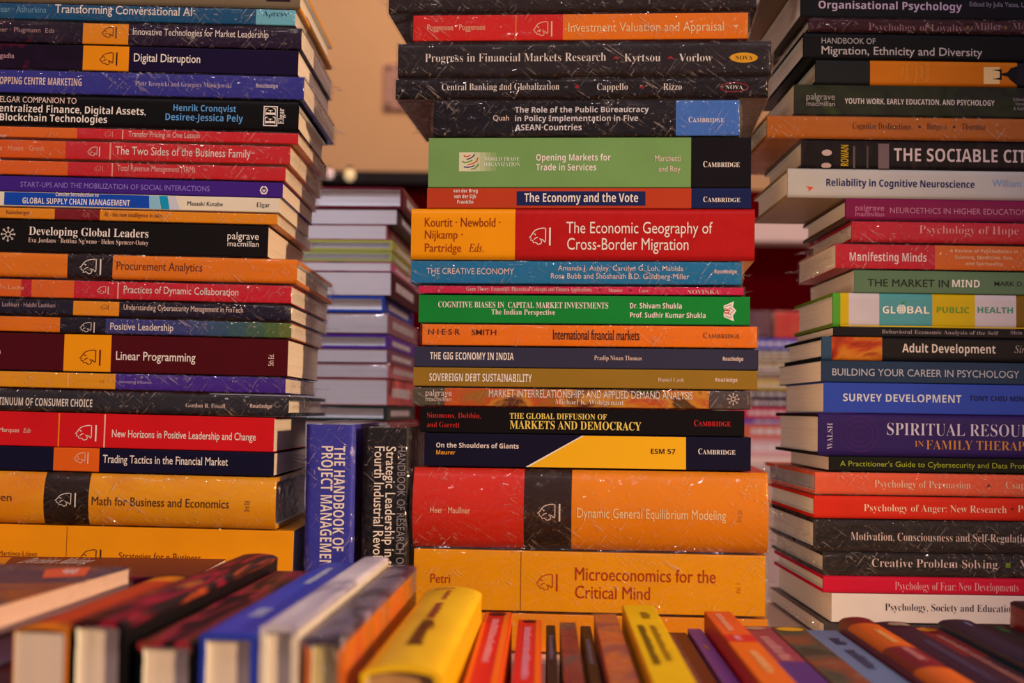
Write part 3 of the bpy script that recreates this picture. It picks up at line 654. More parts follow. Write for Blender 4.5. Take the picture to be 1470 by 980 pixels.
mid = [
 dict(zoom=M1, yt=-22, xl=45, xr=1360, D=.18, wrap=True, style='hard', main=(40, 30, 26), label='wrapped dark brown hardcover cut off by the frame, topmost'),
 dict(zoom=M1, yt=18, xl=133, xr=1330, D=.155, wrap=True, main=(214, 34, 26), bands=[((236, 112, 16), 668)], label='wrapped paperback, half red and half orange, on investment,',
      deco=[('springer', (244, 180, 140), 562, 78, 630, 128), ('vline', (236, 110, 40), 499, 4)], texts=[('Poggensee · Poggensee', 'S', (240, 168, 128), 183, 390, 87, 108), ('Investment Valuation and Appraisal', 'S', (252, 196, 140), 687, 1243, 80, 112), ('4', 'S', (250, 190, 130), 1277, 1296, 88, 102, 'ccw')]),
 dict(zoom=M1, yt=59, xl=78, xr=1413, D=.17, wrap=True, style='hard', main=(38, 30, 30), label='wrapped black hardcover with yellow oval mark,',
      deco=[('ell', (226, 150, 20), 1315, 206, 50, 18), ('poly', (180, 36, 34), [(845, 212), (858, 200), (871, 212), (858, 208)]), ('poly', (180, 36, 34), [(1040, 212), (1053, 200), (1066, 212), (1053, 208)])],
      texts=[('Progress in Financial Markets Research', 'R', WHT, 175, 822, 191, 220), ('Kyrtsou', 'R', WHT, 888, 1017, 192, 220), ('Vorlow', 'R', WHT, 1083, 1202, 192, 220), ('NOVA', 'R', (60, 40, 20), 1285, 1346, 199, 214)]),
 dict(zoom=M1, yt=111, xl=70, xr=1402, D=.155, wrap=True, style='hard', main=(24, 19, 20), boards=(120, 82, 66), label='wrapped black hardcover with red-ringed oval mark,',
      deco=[('ring', (150, 30, 34), 1280, 312, 50, 16, 3), ('ell', (150, 26, 34), 718, 310, 7, 7), ('ell', (150, 26, 34), 952, 311, 7, 7)],
      texts=[('Central Banking and Globalization', 'R', WHT, 235, 655, 298, 322), ('Cappello', 'R', WHT, 790, 900, 298, 322), ('Rizzo', 'R', WHT, 1027, 1093, 298, 322), ('NOVA', 'R', WHT, 1250, 1311, 305, 319)]),
 dict(zoom=M1, yt=142.5, xl=205, xr=1300, D=.15, wrap=True, main=(20, 18, 21), bands=[((66, 106, 176), 1072)], label='wrapped black paperback with blue end panel, on bureaucracy,',
      texts=[('Quah', 'S', PALE, 418, 475, 412, 431), ('The Role of the Public Bureaucracy', 'B', (216, 196, 206), 497, 975, 382, 402), ('in Policy Implementation in Five', 'B', (216, 196, 206), 497, 937, 413, 433), ('ASEAN Countries', 'B', (216, 196, 206), 497, 735, 445, 466), ('CAMBRIDGE', 'C', WHT, 1117, 1245, 418, 437)]),
 dict(zoom=M2, yt=197, xl=187, xr=1341, D=.155, main=(116, 146, 82), bands=[((20, 16, 20), 1126)], label='thick sage green paperback with black end panel, on services trade,',
      deco=[('rect', (212, 196, 158), 297, 96, 350, 164), ('rect', (196, 186, 144), 350, 96, 372, 164), ('rect', (178, 176, 130), 372, 96, 392, 164), ('rect', (158, 166, 114), 392, 96, 410, 164), ('rect', (138, 156, 98), 410, 96, 428, 164),
            ('line', (206, 70, 50), [(314, 106), (318, 111), (326, 112), (338, 106)], 4), ('line', (44, 46, 100), [(324, 122), (338, 117), (348, 110), (352, 102)], 4), ('line', (90, 130, 60), [(308, 128), (318, 133), (332, 130), (345, 124)], 4),
            ('line', (206, 70, 50), [(327, 141), (346, 136), (360, 128), (365, 115)], 4), ('line', (44, 46, 110), [(314, 148), (328, 150), (342, 147), (352, 143)], 4), ('line', (90, 130, 60), [(340, 157), (354, 153), (362, 146), (367, 137)], 4)],
      texts=[('WORLD TRADE', 'R', (226, 218, 190), 385, 512, 113, 127), ('ORGANIZATION', 'R', (226, 218, 190), 385, 514, 132, 146), ('Opening Markets for', 'B', WHT, 572, 838, 103, 126), ('Trade in Services', 'B', WHT, 572, 787, 138, 161),
             ('Marchetti', 'S', PALE, 997, 1088, 107, 128), ('and Roy', 'S', PALE, 1010, 1088, 145, 165), ('CAMBRIDGE', 'C', WHT, 1170, 1300, 128, 149)]),
 dict(zoom=M2, yt=269.5, xl=182, xr=1341, D=.15, main=(184, 58, 30), bands=[((24, 32, 72), 1127)], label='rust red paperback with navy title strip, on voting,',
      deco=[('rect', (26, 34, 78), 503, 235, 963, 287)], texts=[('van der Brug', 'B', WHT, 275, 363, 227, 240), ('van der Eijk', 'B', WHT, 278, 358, 247, 260), ('Franklin', 'B', WHT, 290, 347, 267, 280), ('The Economy and the Vote', 'B', WHT, 530, 937, 243, 274), ('CAMBRIDGE', 'C', WHT, 1170, 1302, 255, 274)]),
 dict(zoom=M2, yt=299.5, xl=125, xr=1354, D=.16, style='hard', coat=.12, mat=lambda il: cover_mat((240, 142, 4), il, .4, .1), bands=[((lambda il: art_mat([(168, 20, 22), (182, 24, 24), (172, 20, 22)], il, 60)), 497)], label='thick red hardcover with orange end panel, on migration,',
      deco=[('springer', WHT, 548, 367, 624, 426)], texts=[('Kourtit · Newbold ·', 'S', (150, 50, 14), 175, 445, 330, 362), ('Nijkamp ·', 'S', (150, 50, 14), 175, 310, 375, 405), ('Partridge', 'S', (150, 50, 14), 175, 305, 422, 452), ('Eds.', 'I', (150, 50, 14), 332, 385, 423, 452),
             ('The Economic Geography of', 'S', WHT, 680, 1203, 345, 386), ('Cross-Border Migration', 'S', WHT, 683, 1117, 403, 445)]),
 dict(zoom=M3, yt=373.5, xl=125, xr=1308, D=.15, wrap=True, main=(28, 108, 150), label='wrapped teal blue paperback on creative work',
      texts=[('THE CREATIVE ECONOMY', 'S', PALE, 180, 493, 62, 83), ('Amanda J. Ashley, Carolyn G. Loh, Matilda', 'S', PALE, 650, 1098, 53, 71), ('Rose Bubb and Shoshanah B.D. Goldberg-Miller', 'S', PALE, 625, 1120, 81, 100), ('Routledge', 'B', PALE, 1210, 1290, 67, 81)]),
 dict(zoom=M3, yt=409.5, xl=153, xr=1314, D=.15, wrap=True, main=(206, 30, 70), label='very thin wrapped pink book between teal and green ones',
      deco=[('ell', (70, 20, 40), 800, 140, 4, 4), ('ell', (70, 20, 40), 910, 141, 4, 4)], texts=[('Game Theory: Economics, Theoretical Concepts and Finance Applications', 'R', PALE, 323, 770, 129, 144), ('Meunier', 'R', PALE, 830, 882, 134, 147), ('Carre', 'R', PALE, 940, 975, 136, 148), ('NOVINKA', 'R', PALE, 1112, 1227, 140, 154)]),
 dict(zoom=M3, yt=424, xl=152, xr=1337, D=.15, main=(20, 124, 46), coat=.12, label='bright green paperback with white star-cornered emblem, on investor bias,',
      deco=[('poly', WHT, [(1243, 196), (1280, 180), (1276, 200), (1288, 214), (1276, 232), (1280, 252), (1243, 236)]), ('poly', (20, 124, 46), [(1241, 212), (1247, 204), (1247, 226)]), ('line', (90, 80, 80), [(1248, 200), (1270, 192), (1268, 206), (1280, 214), (1268, 224), (1270, 240), (1248, 232)], 2)],
      texts=[('COGNITIVE BIASES IN  CAPITAL MARKET INVESTMENTS', 'T', WHT, 222, 830, 183, 204), ('The Indian Perspective', 'T', WHT, 412, 640, 209, 228), ('Dr. Shivam Shukla', 'B', WHT, 908, 1093, 187, 206), ('Prof. Sudhir Kumar Shukla', 'B', WHT, 908, 1178, 221, 239), ('AK', 'B', (200, 30, 30), 1247, 1266, 204, 228, 'ccw')]),
 dict(zoom=M3, yt=465, xl=165, xr=1362, D=.16, wrap=True, main=(240, 112, 16), label='wrapped bright orange paperback with black condensed title, on markets,',
      texts=[('N·I·E·S·R', 'M', (70, 26, 26), 187, 300, 279, 299), ('SMITH', 'M', (70, 26, 26), 342, 430, 281, 301), ('International financial markets', 'M', (60, 20, 24), 633, 942, 282, 318), ('CAMBRIDGE', 'C', (140, 70, 30), 1170, 1302, 293, 312)]),
 dict(zoom=M3, yt=499, xl=136, xr=1367, D=.15, main=(52, 48, 66), label='slate grey paperback on gig work',
      texts=[('THE GIG ECONOMY IN INDIA', 'B', WHT, 193, 492, 363, 389), ('Pradip Ninan Thomas', 'R', PALE, 780, 950, 375, 391), ('Routledge', 'B', PALE, 1240, 1313, 379, 393)]),
 dict(zoom=M3, yt=529, xl=133, xr=1363, D=.152, main=(148, 104, 32), label='ochre brown paperback on sovereign debt',
      texts=[('SOVEREIGN DEBT SUSTAINABILITY', 'B', WHT, 190, 557, 439, 467), ('Daniel Cash', 'R', PALE, 1008, 1100, 454, 468), ('Routledge', 'B', PALE, 1213, 1292, 454, 468)]),
 dict(zoom=M4, yt=557, xl=132, xr=1338, D=.15, wrap=True, mat=lambda il: cover_mat((84, 74, 58), il), bands=[((lambda il: art_mat([(60, 70, 30), (150, 100, 30), (196, 74, 28), (206, 130, 40), (100, 40, 24), (70, 74, 34)], il, 34, (.7, 1, 1.4))), 245), ((82, 66, 62), 1190)], label='wrapped paperback with orange and green painted spine,',
      deco=[('star', PALE, 1277, 131, 22)], texts=[('palgrave', 'S', PALE, 177, 270, 97, 119), ('macmillan', 'S', PALE, 177, 270, 123, 138), ('MARKET INTERRELATIONSHIPS AND APPLIED DEMAND ANALYSIS', 'S', WHT, 403, 1132, 101, 128), ('Michael K. Wohlgenant', 'R', WHT, 640, 885, 133, 151)]),
 dict(zoom=M4, yt=586.5, xl=157, xr=1317, D=.15, main=(17, 13, 14), label='black paperback with yellow title and red authors, on democracy,',
      texts=[('Simmons, Dobbin,', 'R', (196, 44, 38), 182, 375, 180, 199), ('and Garrett', 'R', (196, 44, 38), 182, 298, 213, 232), ('THE GLOBAL DIFFUSION OF', 'T', (238, 196, 92), 478, 825, 183, 203), ('MARKETS AND DEMOCRACY', 'T', (238, 196, 92), 478, 948, 211, 240), ('CAMBRIDGE', 'C', (196, 40, 38), 1137, 1268, 207, 228)]),
 dict(zoom=M4, yt=624, xl=172, xr=1340, D=.15, main=(20, 17, 38), label='navy paperback with slanted yellow field,',
      deco=[('poly', WHT, [(534, 390), (736, 256), (744, 256), (545, 390)]), ('poly', (242, 168, 24), [(545, 390), (744, 256), (1108, 256), (1108, 390)])],
      texts=[('On the Shoulders of Giants', 'B', WHT, 215, 510, 289, 306), ('Maurer', 'B', (238, 150, 40), 215, 283, 314, 329), ('ESM 57', 'B', (60, 34, 20), 983, 1070, 309, 327), ('CAMBRIDGE', 'C', WHT, 1152, 1285, 309, 329)]),
 dict(zoom=M5, yt=672.5, xl=135, xr=1400, D=.165, wrap=True, style='hard', bulge=.007, coat=.1, main=(214, 42, 26), bands=[((48, 30, 24), 530), ((236, 126, 16), 700)], label='very thick wrapped hardcover in red, black and orange,',
      deco=[('springer', PALE, 580, 155, 660, 214)], texts=[('Heer · Maußner', 'S', (250, 190, 150), 198, 340, 166, 187), ('Dynamic General Equilibrium Modeling', 'S', (252, 204, 150), 720, 1248, 174, 208), ('3rd Ed', 'S', (190, 110, 40), 1290, 1306, 178, 220, 'ccw')]),
 dict(zoom=M5, yt=790.5, xl=134, xr=1392, D=.16, wrap=True, seam=False, main=(240, 146, 10), label='very thick plain orange paperback with red lettering, on microeconomics,',
      deco=[('springer', (176, 50, 12), 573, 408, 649, 466), ('vline', (150, 80, 10), 521, 3)], texts=[('Petri', 'S', (176, 48, 12), 195, 265, 407, 439), ('Microeconomics for the', 'S', (176, 48, 12), 712, 1215, 389, 435), ('Critical Mind', 'S', (176, 48, 12), 712, 980, 452, 497), ('Vol. 1', 'S', (190, 80, 20), 1286, 1303, 442, 479, 'ccw')]),
 dict(zoom=M5, yt=881, xl=140, xr=1400, D=.16, wrap=True, main=(236, 132, 16), label='orange wrapped paperback behind the front row, lowest'),
]
frM = stack_frame((0, .955, EZ), -.08, 0.0)
build_stack(frM, 840, mid, .0008, 'books in the economics stack', ' in the economics stack', 1.1)

right = [
 dict(zoom=R1, yt=-82, xl=174, D=.20, main=(70, 46, 34), boards=(120, 78, 46), paper=(206, 176, 180), label='large brown book overhanging above the frame, its underside showing'),
 dict(zoom=R1, yt=-24, xl=318, D=.165, main=(22, 22, 24), boards=(70, 48, 34), label='black paperback with pink title, under the overhanging brown book',
      texts=[('Organisational Psychology', 'B', (206, 170, 180), 412, 1150, 10, 49), ('Edited by Julia Yates, Louise Fox', 'S', (150, 134, 140), 1190, 1590, 12, 36)]),
 dict(zoom=R1, yt=26, xl=362, D=.17, wrap=True, main=(54, 12, 20), style='hard', label='dark maroon wrapped hardcover on loyalty', deco=[('poly', (150, 90, 40), [(1172, 142), (1180, 130), (1188, 142), (1180, 154)]), ('poly', (150, 90, 40), [(1368, 142), (1376, 130), (1384, 142), (1376, 154)])],
      texts=[('Psychology of Loyalty', 'R', (156, 104, 100), 670, 1155, 124, 160), ('Miller', 'R', (156, 104, 100), 1215, 1355, 119, 154), ('Moore', 'R', (156, 104, 100), 1410, 1545, 119, 154)]),
 dict(zoom=R1, yt=48.5, xl=335, D=.18, main=(17, 17, 19), style='hard', label='black hardcover with grey two-line title, on migration,',
      texts=[('HANDBOOK OF', 'S', (176, 156, 150), 428, 705, 196, 225), ('Migration, Ethnicity and Diversity', 'M', (190, 166, 156), 428, 1255, 243, 284)]),
 dict(zoom=R1, yt=87, xl=398, D=.15, main=(30, 29, 30), bands=[((206, 106, 16), 678), ((26, 26, 34), 1435)], style='hard', label='black and orange hardcover with a sunset temple silhouette,',
      deco=[('poly', (236, 186, 120), [(1262, 345), (1345, 345), (1345, 432), (1262, 432)]), ('poly', (20, 16, 20), [(1305, 360), (1355, 356), (1355, 378), (1385, 372), (1400, 352), (1435, 340), (1435, 440), (1400, 412), (1385, 394), (1355, 388), (1355, 412), (1305, 406), (1345, 400), (1345, 368)])],
      texts=[('The', 'S', (230, 150, 60), 838, 850, 345, 395, 'ccw'), ('Spirituality', 'S', (230, 150, 60), 856, 872, 330, 418, 'ccw'), ('Prospects', 'S', (230, 150, 60), 904, 920, 325, 425, 'ccw'), ('Health', 'S', (230, 150, 60), 932, 948, 340, 400, 'ccw'), ('Psychiatry', 'S', (230, 150, 60), 960, 978, 325, 420, 'ccw')]),
 dict(zoom=R1, yt=123, xl=285, D=.15, mat=lambda il: art_mat([(30, 34, 22), (44, 46, 30), (36, 34, 30), (56, 66, 26)], il, 26), boards=(70, 80, 24), label='dark olive mottled paperback on youth work',
      texts=[('palgrave', 'S', (160, 140, 130), 350, 497, 480, 513), ('macmillan', 'S', (160, 140, 130), 350, 497, 521, 545), ('YOUTH WORK, EARLY EDUCATION, AND PSYCHOLOGY', 'B', (206, 180, 166), 547, 1318, 511, 539), ('Edited by', 'S', (150, 130, 120), 1415, 1500, 503, 520), ('Veronique', 'S', (150, 130, 120), 1424, 1510, 527, 543), ('& Kathryn', 'S', (150, 130, 120), 1415, 1500, 550, 567)]),
 dict(zoom=R2, yt=166.5, xl=148, D=.16, wrap=True, main=(176, 88, 22), style='hard', label='wrapped dull orange hardcover on cognition, above the black city book,', deco=[('ell', (70, 40, 30), 932, 79, 7, 7), ('ell', (70, 40, 30), 1110, 80, 7, 7)],
      texts=[('Cognitive Dysfunctions', 'R', (74, 38, 20), 588, 888, 59, 92), ('Burgess', 'R', (74, 38, 20), 970, 1072, 61, 92), ('Thornton', 'R', (74, 38, 20), 1150, 1272, 62, 95)]),
 dict(zoom=R2, yt=202, xl=325, D=.15, mat=lambda il: art_mat([(14, 12, 14), (30, 22, 24), (20, 16, 18), (48, 34, 32)], il, 40, (2, 1, .3)), coat=.15, style='hard', label='black glossy hardcover with grey block-letter title, on cities,',
      deco=[('rect', (110, 84, 84), 720, 165, 775, 296), ('ell', (190, 150, 140), 455, 212, 26, 16), ('ell', (180, 140, 130), 452, 278, 26, 14), ('rect', (90, 76, 66), 590, 178, 600, 292), ('rect', (80, 64, 60), 660, 178, 668, 292)],
      texts=[('ROWAN', 'B', (190, 140, 20), 527, 566, 172, 280, 'ccw'), ('THE SOCIABLE CITY', 'B', (206, 172, 166), 800, 1530, 194, 260)]),
 dict(zoom=R2, yt=243.5, xl=255, D=.145, style='hard', main=(182, 166, 158), coat=.12, boards=(150, 110, 76), label='cream white hardcover with navy title, on neuroscience,', deco=[('poly', (214, 70, 30), [(345, 383), (388, 390), (360, 413), (362, 396)])],
      texts=[('Reliability in Cognitive Neuroscience', 'B', (34, 30, 80), 453, 1215, 352, 388), ('William R. Uttal', 'S', (126, 150, 184), 1308, 1620, 352, 388)]),
 dict(zoom=R2, yt=285.5, xl=552, D=.15, main=(122, 20, 62), style='hard', boards=(90, 60, 40), label='magenta hardcover under the cream one,',
      texts=[('palgrave', 'S', (188, 104, 130), 602, 750, 480, 510), ('macmillan', 'S', (188, 104, 130), 602, 750, 517, 539), ('NEUROETHICS IN HIGHER EDUCATION', 'S', (190, 112, 134), 780, 1485, 499, 528)]),
 dict(zoom=R2, yt=316.5, xl=585, D=.15, main=(184, 28, 42), wrap=True, style='hard', label='wrapped red hardcover on hope', texts=[('Psychology of Hope', 'R', (220, 130, 126), 930, 1442, 590, 631)]),
 dict(zoom=R3, yt=349.5, xl=500, D=.13, wrap=True, main=(184, 28, 42), bands=[((204, 90, 26), 1012)], label='wrapped paperback with crimson and orange panels,',
      texts=[('Manifesting Minds', 'B', (230, 180, 176), 572, 968, 154, 197), ('A Review of Psychedelics in', 'B', (228, 168, 130), 1087, 1437, 137, 154), ('Science, Medicine, Sex,', 'B', (228, 168, 130), 1113, 1413, 169, 187), ('and Spirituality', 'B', (228, 168, 130), 1170, 1360, 201, 218)]),
 dict(zoom=R3, yt=388, xl=595, D=.15, main=(88, 108, 78), label='grey green paperback on markets and the mind',
      texts=[('THE MARKET IN', 'S', (34, 34, 26), 665, 1083, 290, 328), ('MIND', 'B', (226, 204, 200), 1100, 1242, 293, 331), ('MARK D. WHITE', 'M', (44, 46, 36), 1318, 1600, 302, 325)]),
 dict(zoom=R3, yt=421, xl=487, D=.14, style='hard', main=(78, 142, 42), boards=(110, 120, 40), bands=[((196, 154, 16), 525), ((196, 172, 172), 568), ((78, 138, 138), 725), ((196, 154, 16), 998), ((196, 172, 172), 1218), ((120, 80, 16), 1430)], label='colour-blocked hardcover in green, teal, yellow and white, on public health,',
      deco=[('rect', (196, 154, 16), 525, 524, 1500, 545), ('ell', (226, 212, 208), 839, 444, 24, 25), ('line', (78, 138, 138), [(815, 444), (863, 444)], 2), ('line', (78, 138, 138), [(839, 420), (839, 468)], 2), ('ring', (78, 138, 138), 839, 444, 11, 24, 2), ('line', (78, 138, 138), [(820, 432), (858, 432)], 2), ('line', (78, 138, 138), [(820, 456), (858, 456)], 2), ('poly', (66, 126, 42), [(838, 418), (846, 404), (860, 402), (852, 414)])],
      texts=[('GL', 'B', WHT, 742, 808, 428, 465), ('BAL', 'B', WHT, 868, 982, 429, 466), ('PUBLIC', 'B', (104, 134, 40), 1022, 1188, 432, 462), ('HEALTH', 'B', (70, 130, 100), 1232, 1413, 433, 463)]),
 dict(zoom=R3, yt=470.5, xl=487, D=.13, main=(22, 17, 20), style='paper', label='thin black paperback under the colour-blocked one,', texts=[('Behavioral Economic Analysis of the Self', 'T', (150, 124, 124), 738, 1338, 553, 572), ('Shin', 'T', (150, 124, 124), 1400, 1460, 555, 573)]),
 dict(zoom=R4, yt=484, xl=430, D=.14, style='hard', main=(46, 66, 88), boards=(30, 26, 26), bands=[((lambda il: art_mat([(120, 24, 20), (176, 60, 24), (196, 110, 30), (140, 30, 22)], il, 40)), 480), ((24, 20, 22), 740)], label='black hardcover with fiery red panel, on adulthood,',
      texts=[('Adult Development', 'B', (216, 186, 170), 843, 1323, 51, 95), ('Sinnott', 'I', (160, 140, 130), 1420, 1560, 58, 95)]),
 dict(zoom=R4, yt=518.5, xl=425, D=.16, main=(34, 50, 72), label='dark slate blue paperback with spaced capitals, on careers,', texts=[('BUILDING YOUR CAREER IN PSYCHOLOGY', 'S', (176, 164, 170), 483, 1445, 181, 217)]),
 dict(zoom=R4, yt=550, xl=438, D=.14, main=(46, 66, 156), label='royal blue paperback on surveys', texts=[('SURVEY DEVELOPMENT', 'B', (206, 192, 206), 538, 1147, 308, 347), ('TONY CHIU MING LAM', 'B', (22, 26, 60), 1190, 1580, 317, 343)]),
 dict(zoom=R4, yt=594, xl=412, D=.165, style='hard', main=(46, 26, 82), boards=(40, 28, 26), coat=.12, label='thick deep purple hardcover with mandala pattern, on family therapy,',
      deco=[('ring', (76, 30, 100), 622, 512, 96, 92, 3), ('ring', (76, 30, 100), 622, 512, 70, 66, 3), ('ring', (72, 30, 96), 622, 512, 40, 38, 3), ('ring', (70, 28, 94), 575, 512, 46, 46, 2), ('ring', (70, 28, 94), 669, 512, 46, 46, 2), ('ring', (70, 28, 94), 622, 468, 46, 44, 2), ('ring', (70, 28, 94), 622, 556, 46, 44, 2)],
      texts=[('WALSH', 'R', (190, 164, 180), 457, 484, 455, 590, 'ccw'), ('SPIRITUAL RESOURCES', 'R', (206, 182, 196), 765, 1650, 462, 523), ('IN', 'R', (200, 124, 50), 908, 953, 548, 577), ('FAMILY THERAPY', 'R', (204, 128, 52), 966, 1515, 548, 594)]),
 dict(zoom=R4, yt=656, xl=465, D=.14, main=(20, 21, 15), label='black paperback with olive lettering, on data protection,', texts=[("A Practitioner's Guide to Cybersecurity and Data Protection", 'S', (156, 154, 40), 523, 1580, 657, 684)]),
 dict(zoom=R5, yt=677.5, xl=395, D=.20, wrap=True, style='hard', main=(234, 88, 52), label='wrapped salmon orange hardcover on persuasion', paper=(170, 140, 130), deco=[('poly', (110, 40, 36), [(1272, 178), (1288, 158), (1304, 178), (1288, 172)])],
      texts=[('Psychology of Persuasion', 'R', (246, 188, 150), 700, 1195, 143, 180), ('Csapo', 'R', (246, 188, 150), 1375, 1500, 148, 184)]),
 dict(zoom=R5, yt=712.5, xl=390, D=.185, style='hard', main=(216, 42, 24), label='scarlet hardcover on anger, under the salmon one,', deco=[('ell', (120, 30, 20), 1410, 288, 7, 7)],
      texts=[('Psychology of Anger: New Research', 'R', (250, 196, 160), 645, 1380, 268, 304), ('Pena', 'R', (250, 196, 160), 1437, 1540, 270, 306)]),
 dict(zoom=R5, yt=745.5, xl=388, D=.175, style='hard', wrap=True, main=(40, 31, 27), label='wrapped black brown hardcover on motivation', texts=[('Motivation, Consciousness and Self-Regulation', 'R', PALE, 578, 1508, 414, 455)]),
 dict(zoom=R5, yt=792.5, xl=437, D=.2, style='hard', wrap=True, main=(37, 29, 26), label='wrapped black hardcover with green square, on problem solving,', deco=[('rect', (110, 130, 20), 1376, 566, 1400, 591)],
      texts=[('Creative Problem Solving', 'R', PALE, 687, 1333, 548, 590), ('Xu', 'R', PALE, 1447, 1510, 552, 593)]),
 dict(zoom=R5, yt=827.5, xl=437, D=.19, style='hard', main=(208, 22, 50), label='crimson hardcover on fear', texts=[('Psychology of Fear: New Developments', 'R', (240, 150, 150), 805, 1442, 667, 708)]),
 dict(zoom=R5, yt=852.5, xl=480, D=.2, main=(232, 204, 188), label='cream white paperback on society and education', texts=[('Psychology, Society and Education', 'R', (60, 40, 50), 755, 1425, 779, 815)]),
 dict(zoom=R5, yt=894.5, xl=440, D=.21, wrap=True, main=(60, 48, 46), label='dark wrapped paperback behind the front row, lowest'),
]
frR = stack_frame((.3, 1.02, EZ), 0.0, 0.002)
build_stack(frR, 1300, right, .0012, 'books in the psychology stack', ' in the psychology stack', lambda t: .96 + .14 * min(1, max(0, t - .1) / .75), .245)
# ------------------------------------------------------------------ two tall handbooks standing between the stacks
def upright(pxl, pxr, pytop, Y, L, T=None, **kw):
    p = at_depth(pxl, pytop, Y)
    fr = Frame((p.x, Y, TABLE_Z + L + .0005), (0, 0, -1), (0, 1, 0), (1, 0, 0))
    T = (pxr - pxl) / F * Y
    return fr, T
ZH = (420, 560, 3.5)
for (xl, xr, yt, col, lab, texts, wrap) in (
    (439, 512, 607.5, (50, 48, 128), 'tall blue hardcover standing upright on project management, between two stacks',
     [('THE HANDBOOK OF', 'B', WHT, 205, 250, 280, 808), ('PROJECT MANAGEMENT', 'B', WHT, 141, 187, 280, 924)], True),
    (522, 591, 612, (22, 19, 20), 'tall black hardcover standing upright on strategic leadership, beside the blue one',
     [('HANDBOOK OF RESEARCH ON', 'S', (128, 112, 112), 524, 553, 282, 905), ('Strategic Leadership in the', 'M', (216, 190, 180), 466, 504, 282, 935), ('Fourth Industrial Revolution', 'M', WHT, 408, 446, 282, 965)], True)):
    Y = .957; ptop = at_depth(xl, yt, Y); L = ptop.z - TABLE_Z - .001
    fr, T = upright(xl, xr, yt, Y, L)
    cm = cover_mat(col, .8)
    root, cv, off, yf = make_book(fr.matrix(0, 0, 0), L, T, .17, 'hard', cm, wrap=wrap, fins=(0, 1), seam=False)
    tag(root, lab, 'book', 'upright handbooks')
    mbt = MB(); ox, oy, s = ZH
    for (st, f, c, xa, xb, ya, yb) in texts:
        a, zb = fr.loc(ox + xa / s, oy + ya / s); b, zc = fr.loc(ox + xb / s, oy + yb / s)
        put_text(mbt, st, f, ink_mat(c, .8), a, b, zb, zc)
    mbt.build('spine_lettering', cv, off)

# ------------------------------------------------------------------ blurred stack behind, page ends to the viewer
yaw = math.radians(2.4)
bk = [  # top px, right edge px, cover colour, style, spine colour, page colour, label
 (267, 575, (96, 24, 28), 'hard', 'maroon hardcover on top of the blurred stack behind, page ends showing'),
 (299, 568, (52, 28, 36), 'paper', 'dark plum book second in the blurred stack behind'),
 (322, 553, (110, 40, 44), 'paper', 'dull red book third in the blurred stack behind'),
 (343.5, 561, (166, 148, 62), 'hard', 'yellow edged book in the blurred stack behind, upper of two'),
 (360, 560, (158, 146, 74), 'hard', 'yellow edged book in the blurred stack behind, lower of two'),
 (375, 560, (120, 50, 60), 'paper', 'rose backed book in the blurred stack behind, under the yellow edged pair'),
 (389, 561, (70, 26, 30), 'paper', 'thick dark backed book in the blurred stack behind, above the blue one'),
 (424, 551, (44, 62, 130), 'hard', 'blue covered book in the blurred stack behind'),
 (448, 557, (150, 90, 90), 'paper', 'thick pinkish book in the blurred stack behind, under the blue one'),
 (479, 557, (92, 46, 120), 'hard', 'purple edged book in the blurred stack behind'),
 (500, 557, (120, 70, 80), 'paper', 'mauve backed book in the blurred stack behind, under the purple edged one'),
 (520, 559, (140, 60, 56), 'paper', 'brick backed book in the blurred stack behind'),
 (543, 558, (130, 50, 44), 'paper', 'thickest book in the blurred stack behind, above the green edged one'),
 (581, 556, (40, 50, 40), 'hard', 'dark green edged book lowest showing in the blurred stack behind'),
 (604, 560, (120, 40, 40), 'paper', 'red backed book near the bottom of the blurred stack behind'),
 (660, 558, (60, 40, 50), 'paper', 'dark backed book near the bottom of the blurred stack behind'),
 (760, 562, (110, 60, 50), 'paper', 'brown backed book near the bottom of the blurred stack behind'),
 (870, 560, (90, 30, 34), 'hard', 'dark red book at the very bottom of the blurred stack behind')]
zz = [at_depth(500, b[0], 1.3).z for b in bk] + [TABLE_Z + .0005]
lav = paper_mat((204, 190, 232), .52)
for i, (y, xr, col, sty, lab) in enumerate(bk):
    x = (xr - CX) / F * 1.3
    fr = Frame((x, 1.3, zz[i + 1] + .0002), (math.sin(yaw), math.cos(yaw), 0), (-math.cos(yaw), math.sin(yaw), 0), (0, 0, 1))
    T = zz[i] - zz[i + 1] - .0004; Ln = .235 + .01 * ((i * 7) % 3 - 1)
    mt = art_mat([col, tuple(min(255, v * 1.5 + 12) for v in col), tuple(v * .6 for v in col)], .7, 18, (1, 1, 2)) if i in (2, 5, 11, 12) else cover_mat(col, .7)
    root, cv, off, yf = make_book(fr.matrix(0, 0, 0), Ln, T, .165, sty, mt, paper=lav, wrap=i in (8, 11))
    tag(root, lab, 'book', 'books in the blurred stack behind')
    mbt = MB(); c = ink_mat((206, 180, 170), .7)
    random.seed(i); xx = .03
    while xx < Ln - .05:
        wd = random.uniform(.003, .012); mbt.add([(xx, -.0002, T * .3), (xx + wd, -.0002, T * .3), (xx + wd, -.0002, T * .68), (xx, -.0002, T * .68)], [(0, 1, 2, 3)], c); xx += wd + .002
    mbt.build('spine_print', cv, off)

